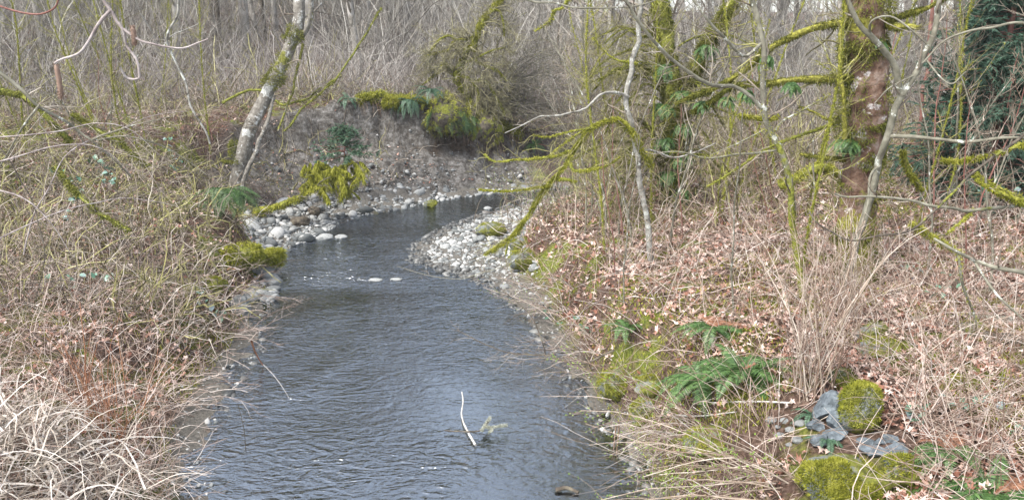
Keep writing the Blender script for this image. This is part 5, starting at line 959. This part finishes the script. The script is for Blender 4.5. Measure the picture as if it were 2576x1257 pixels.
for i in range(58):
    px, py = (rng.uniform(1440, 1720), rng.uniform(500, 640)) if i < 16 else ((rng.uniform(1700, 2600), rng.uniform(440, 600)) if i < 42 else (rng.uniform(1500, 2560), rng.uniform(560, 800)))
    k = rng.choice(4, p=[.5, .13, .12, .25]); p = gp(px, py) - [0, 0, .05]
    if gz(p[0], p[1])[1] < .15 or (2060 < px < 2290 and p[1] < mp.y + .5): continue
    put(protos[k], p, rng.uniform(.75, 1.15) * (.8 if i >= 42 else 1), ('thin grey bare sapling on the right bank', 'thin moss-furred sapling on the right bank', 'tall dark mossy sapling on the right bank', 'slight reddish sapling on the right bank')[k], ('grey saplings on the right bank', 'mossy saplings on the right bank', 'dark mossy saplings on the right bank', 'reddish saplings on the right bank')[k])
for i in range(34):
    px, py = rng.uniform(-60, 560), rng.uniform(180, 420); k = rng.choice(4, p=[.4, .2, .2, .2]); p = gp(px, py) - [0, 0, .05]
    c = copy_tree(protos[k]); c.location = p; c.rotation_euler = (rng.normal(0, .12), rng.normal(0, .12), rng.uniform(0, 6.28)); c.scale = [rng.uniform(.6, 1.0)] * 3
    c['label'] = ('thin grey bare sapling in the left thicket', 'thin moss-furred sapling in the left thicket', 'tall dark mossy sapling in the left thicket', 'slight reddish sapling in the left thicket')[k]; c['group'] = ('grey saplings in the left thicket', 'mossy saplings in the left thicket', 'dark mossy saplings in the left thicket', 'reddish saplings in the left thicket')[k]
def alder_proto(H, r, bark, nm):
    t = thing(nm, 'tall bare tree far up the hillside', 'tree', (0, 0, 0)); P = walk(np.zeros((1, 3)), np.array([[rng.normal(0, .04), rng.normal(0, .04), 1.]]), H, 16, .035, .03); R = np.linspace(r, r * .2, 16)[None]
    b = Buf(); tube(b, P, R, 8, .5, mossy=.2); b.build('trunk', bark, t); b = Buf(); A, RA = spawn(P, R, 44, H * .28, 7, (.5, .95), .06, .12, rf=.4, rmin=.012, s0=.16); tube(b, A, np.minimum(RA, .05), 4)
    B_, RB = spawn(A, RA, 9, H * .09, 5, (.5, 1.), .03, .2, rf=.5, rmin=.009); tube(b, B_, np.minimum(RB, .02), 3); C_, RC = spawn(B_, RB, 4, H * .04, 4, (.5, 1.), .0, .2, rf=.7, rmin=.007); tube(b, C_, RC, 3); b.build('branches', M['fartwig'], t, smooth=False); return t
ap = [alder_proto(13, .16, M['farbark'], 'hillside_alder'), alder_proto(16, .20, M['farbark'], 'hillside_alder'), alder_proto(11, .12, M['darkbark'], 'hillside_tree')]
for px, py, k, sc, lb in ((448, 172, 0, 1.0, 'white alder trunk standing left behind the hanging lichened limb'), (645, 95, 0, .9, 'left one of two white alder trunks behind the leaning alder'), (697, 112, 0, .85, 'right one of two white alder trunks behind the leaning alder'), (668, 100, 2, .9, 'dark trunk between the two white alders')):
    put(ap[k], gp(px, py) - [0, 0, .2], sc, lb, 'far trees singled out'); 
for o in COL.objects:
    if o.get('group') == 'far trees singled out': del o['group']
for i in range(110):
    y = rng.uniform(31, 80) if i > 20 else rng.uniform(27, 42); x = y * rng.uniform(-.78, .78) if i < 88 else y * rng.uniform(.1, .6); k = rng.choice(3, p=[.4, .35, .25]); z = float(gz(x, y)[0])
    put(ap[k], (x, y, z - .2), rng.uniform(.7, 1.2), 'pale bare alder among many on the far hillside' if k < 2 else 'dark bare tree among many on the far hillside', 'bare alders on the far hillside' if k < 2 else 'dark bare trees on the far hillside')

WORDS = 'first second third fourth fifth sixth seventh eighth ninth tenth eleventh twelfth thirteenth fourteenth fifteenth sixteenth seventeenth eighteenth nineteenth twentieth'.split()
from collections import defaultdict
gr = defaultdict(list)
for o in COL.objects:
    if o.parent is None and 'saplings' in o.get('group', '') and o.type == 'EMPTY': gr[o['group']].append(o)
for g_, L_ in gr.items():
    L_.sort(key=lambda o: pxof(o.location[0], o.location[1], o.location[2])[0])
    for i, o in enumerate(L_):
        if len(L_) > 1 and i < 20: o['label'] = o['label'] + (', leftmost of its kind' if i == 0 else ', rightmost of its kind' if i == len(L_) - 1 else ', %s of its kind from the left' % WORDS[i])

HAZE = 0.0009
if HAZE:
    b = Buf(); c = np.array([(x, y, z) for z in (-1.5, 32.0) for y in (-9, 138) for x in (-74, 74)], float)
    b.add(c, [(0, 2, 3, 1), (4, 5, 7, 6), (0, 1, 5, 4), (2, 6, 7, 3), (0, 4, 6, 2), (1, 3, 7, 5)])
    m = bpy.data.materials.new('haze'); m.use_nodes = True; t = m.node_tree; t.nodes.remove(t.nodes['Principled BSDF']); v = t.nodes.new('ShaderNodeVolumePrincipled'); v.inputs['Color'].default_value = (.93, .94, .96, 1); v.inputs['Density'].default_value = HAZE; v.inputs['Anisotropy'].default_value = .2
    t.links.new(v.outputs[0], t.nodes['Material Output'].inputs['Volume']); o = b.build('haze', m, smooth=False); o['kind'] = 'stuff'; o['label'] = 'thin pale haze hanging in the woodland air'; o['category'] = 'haze'
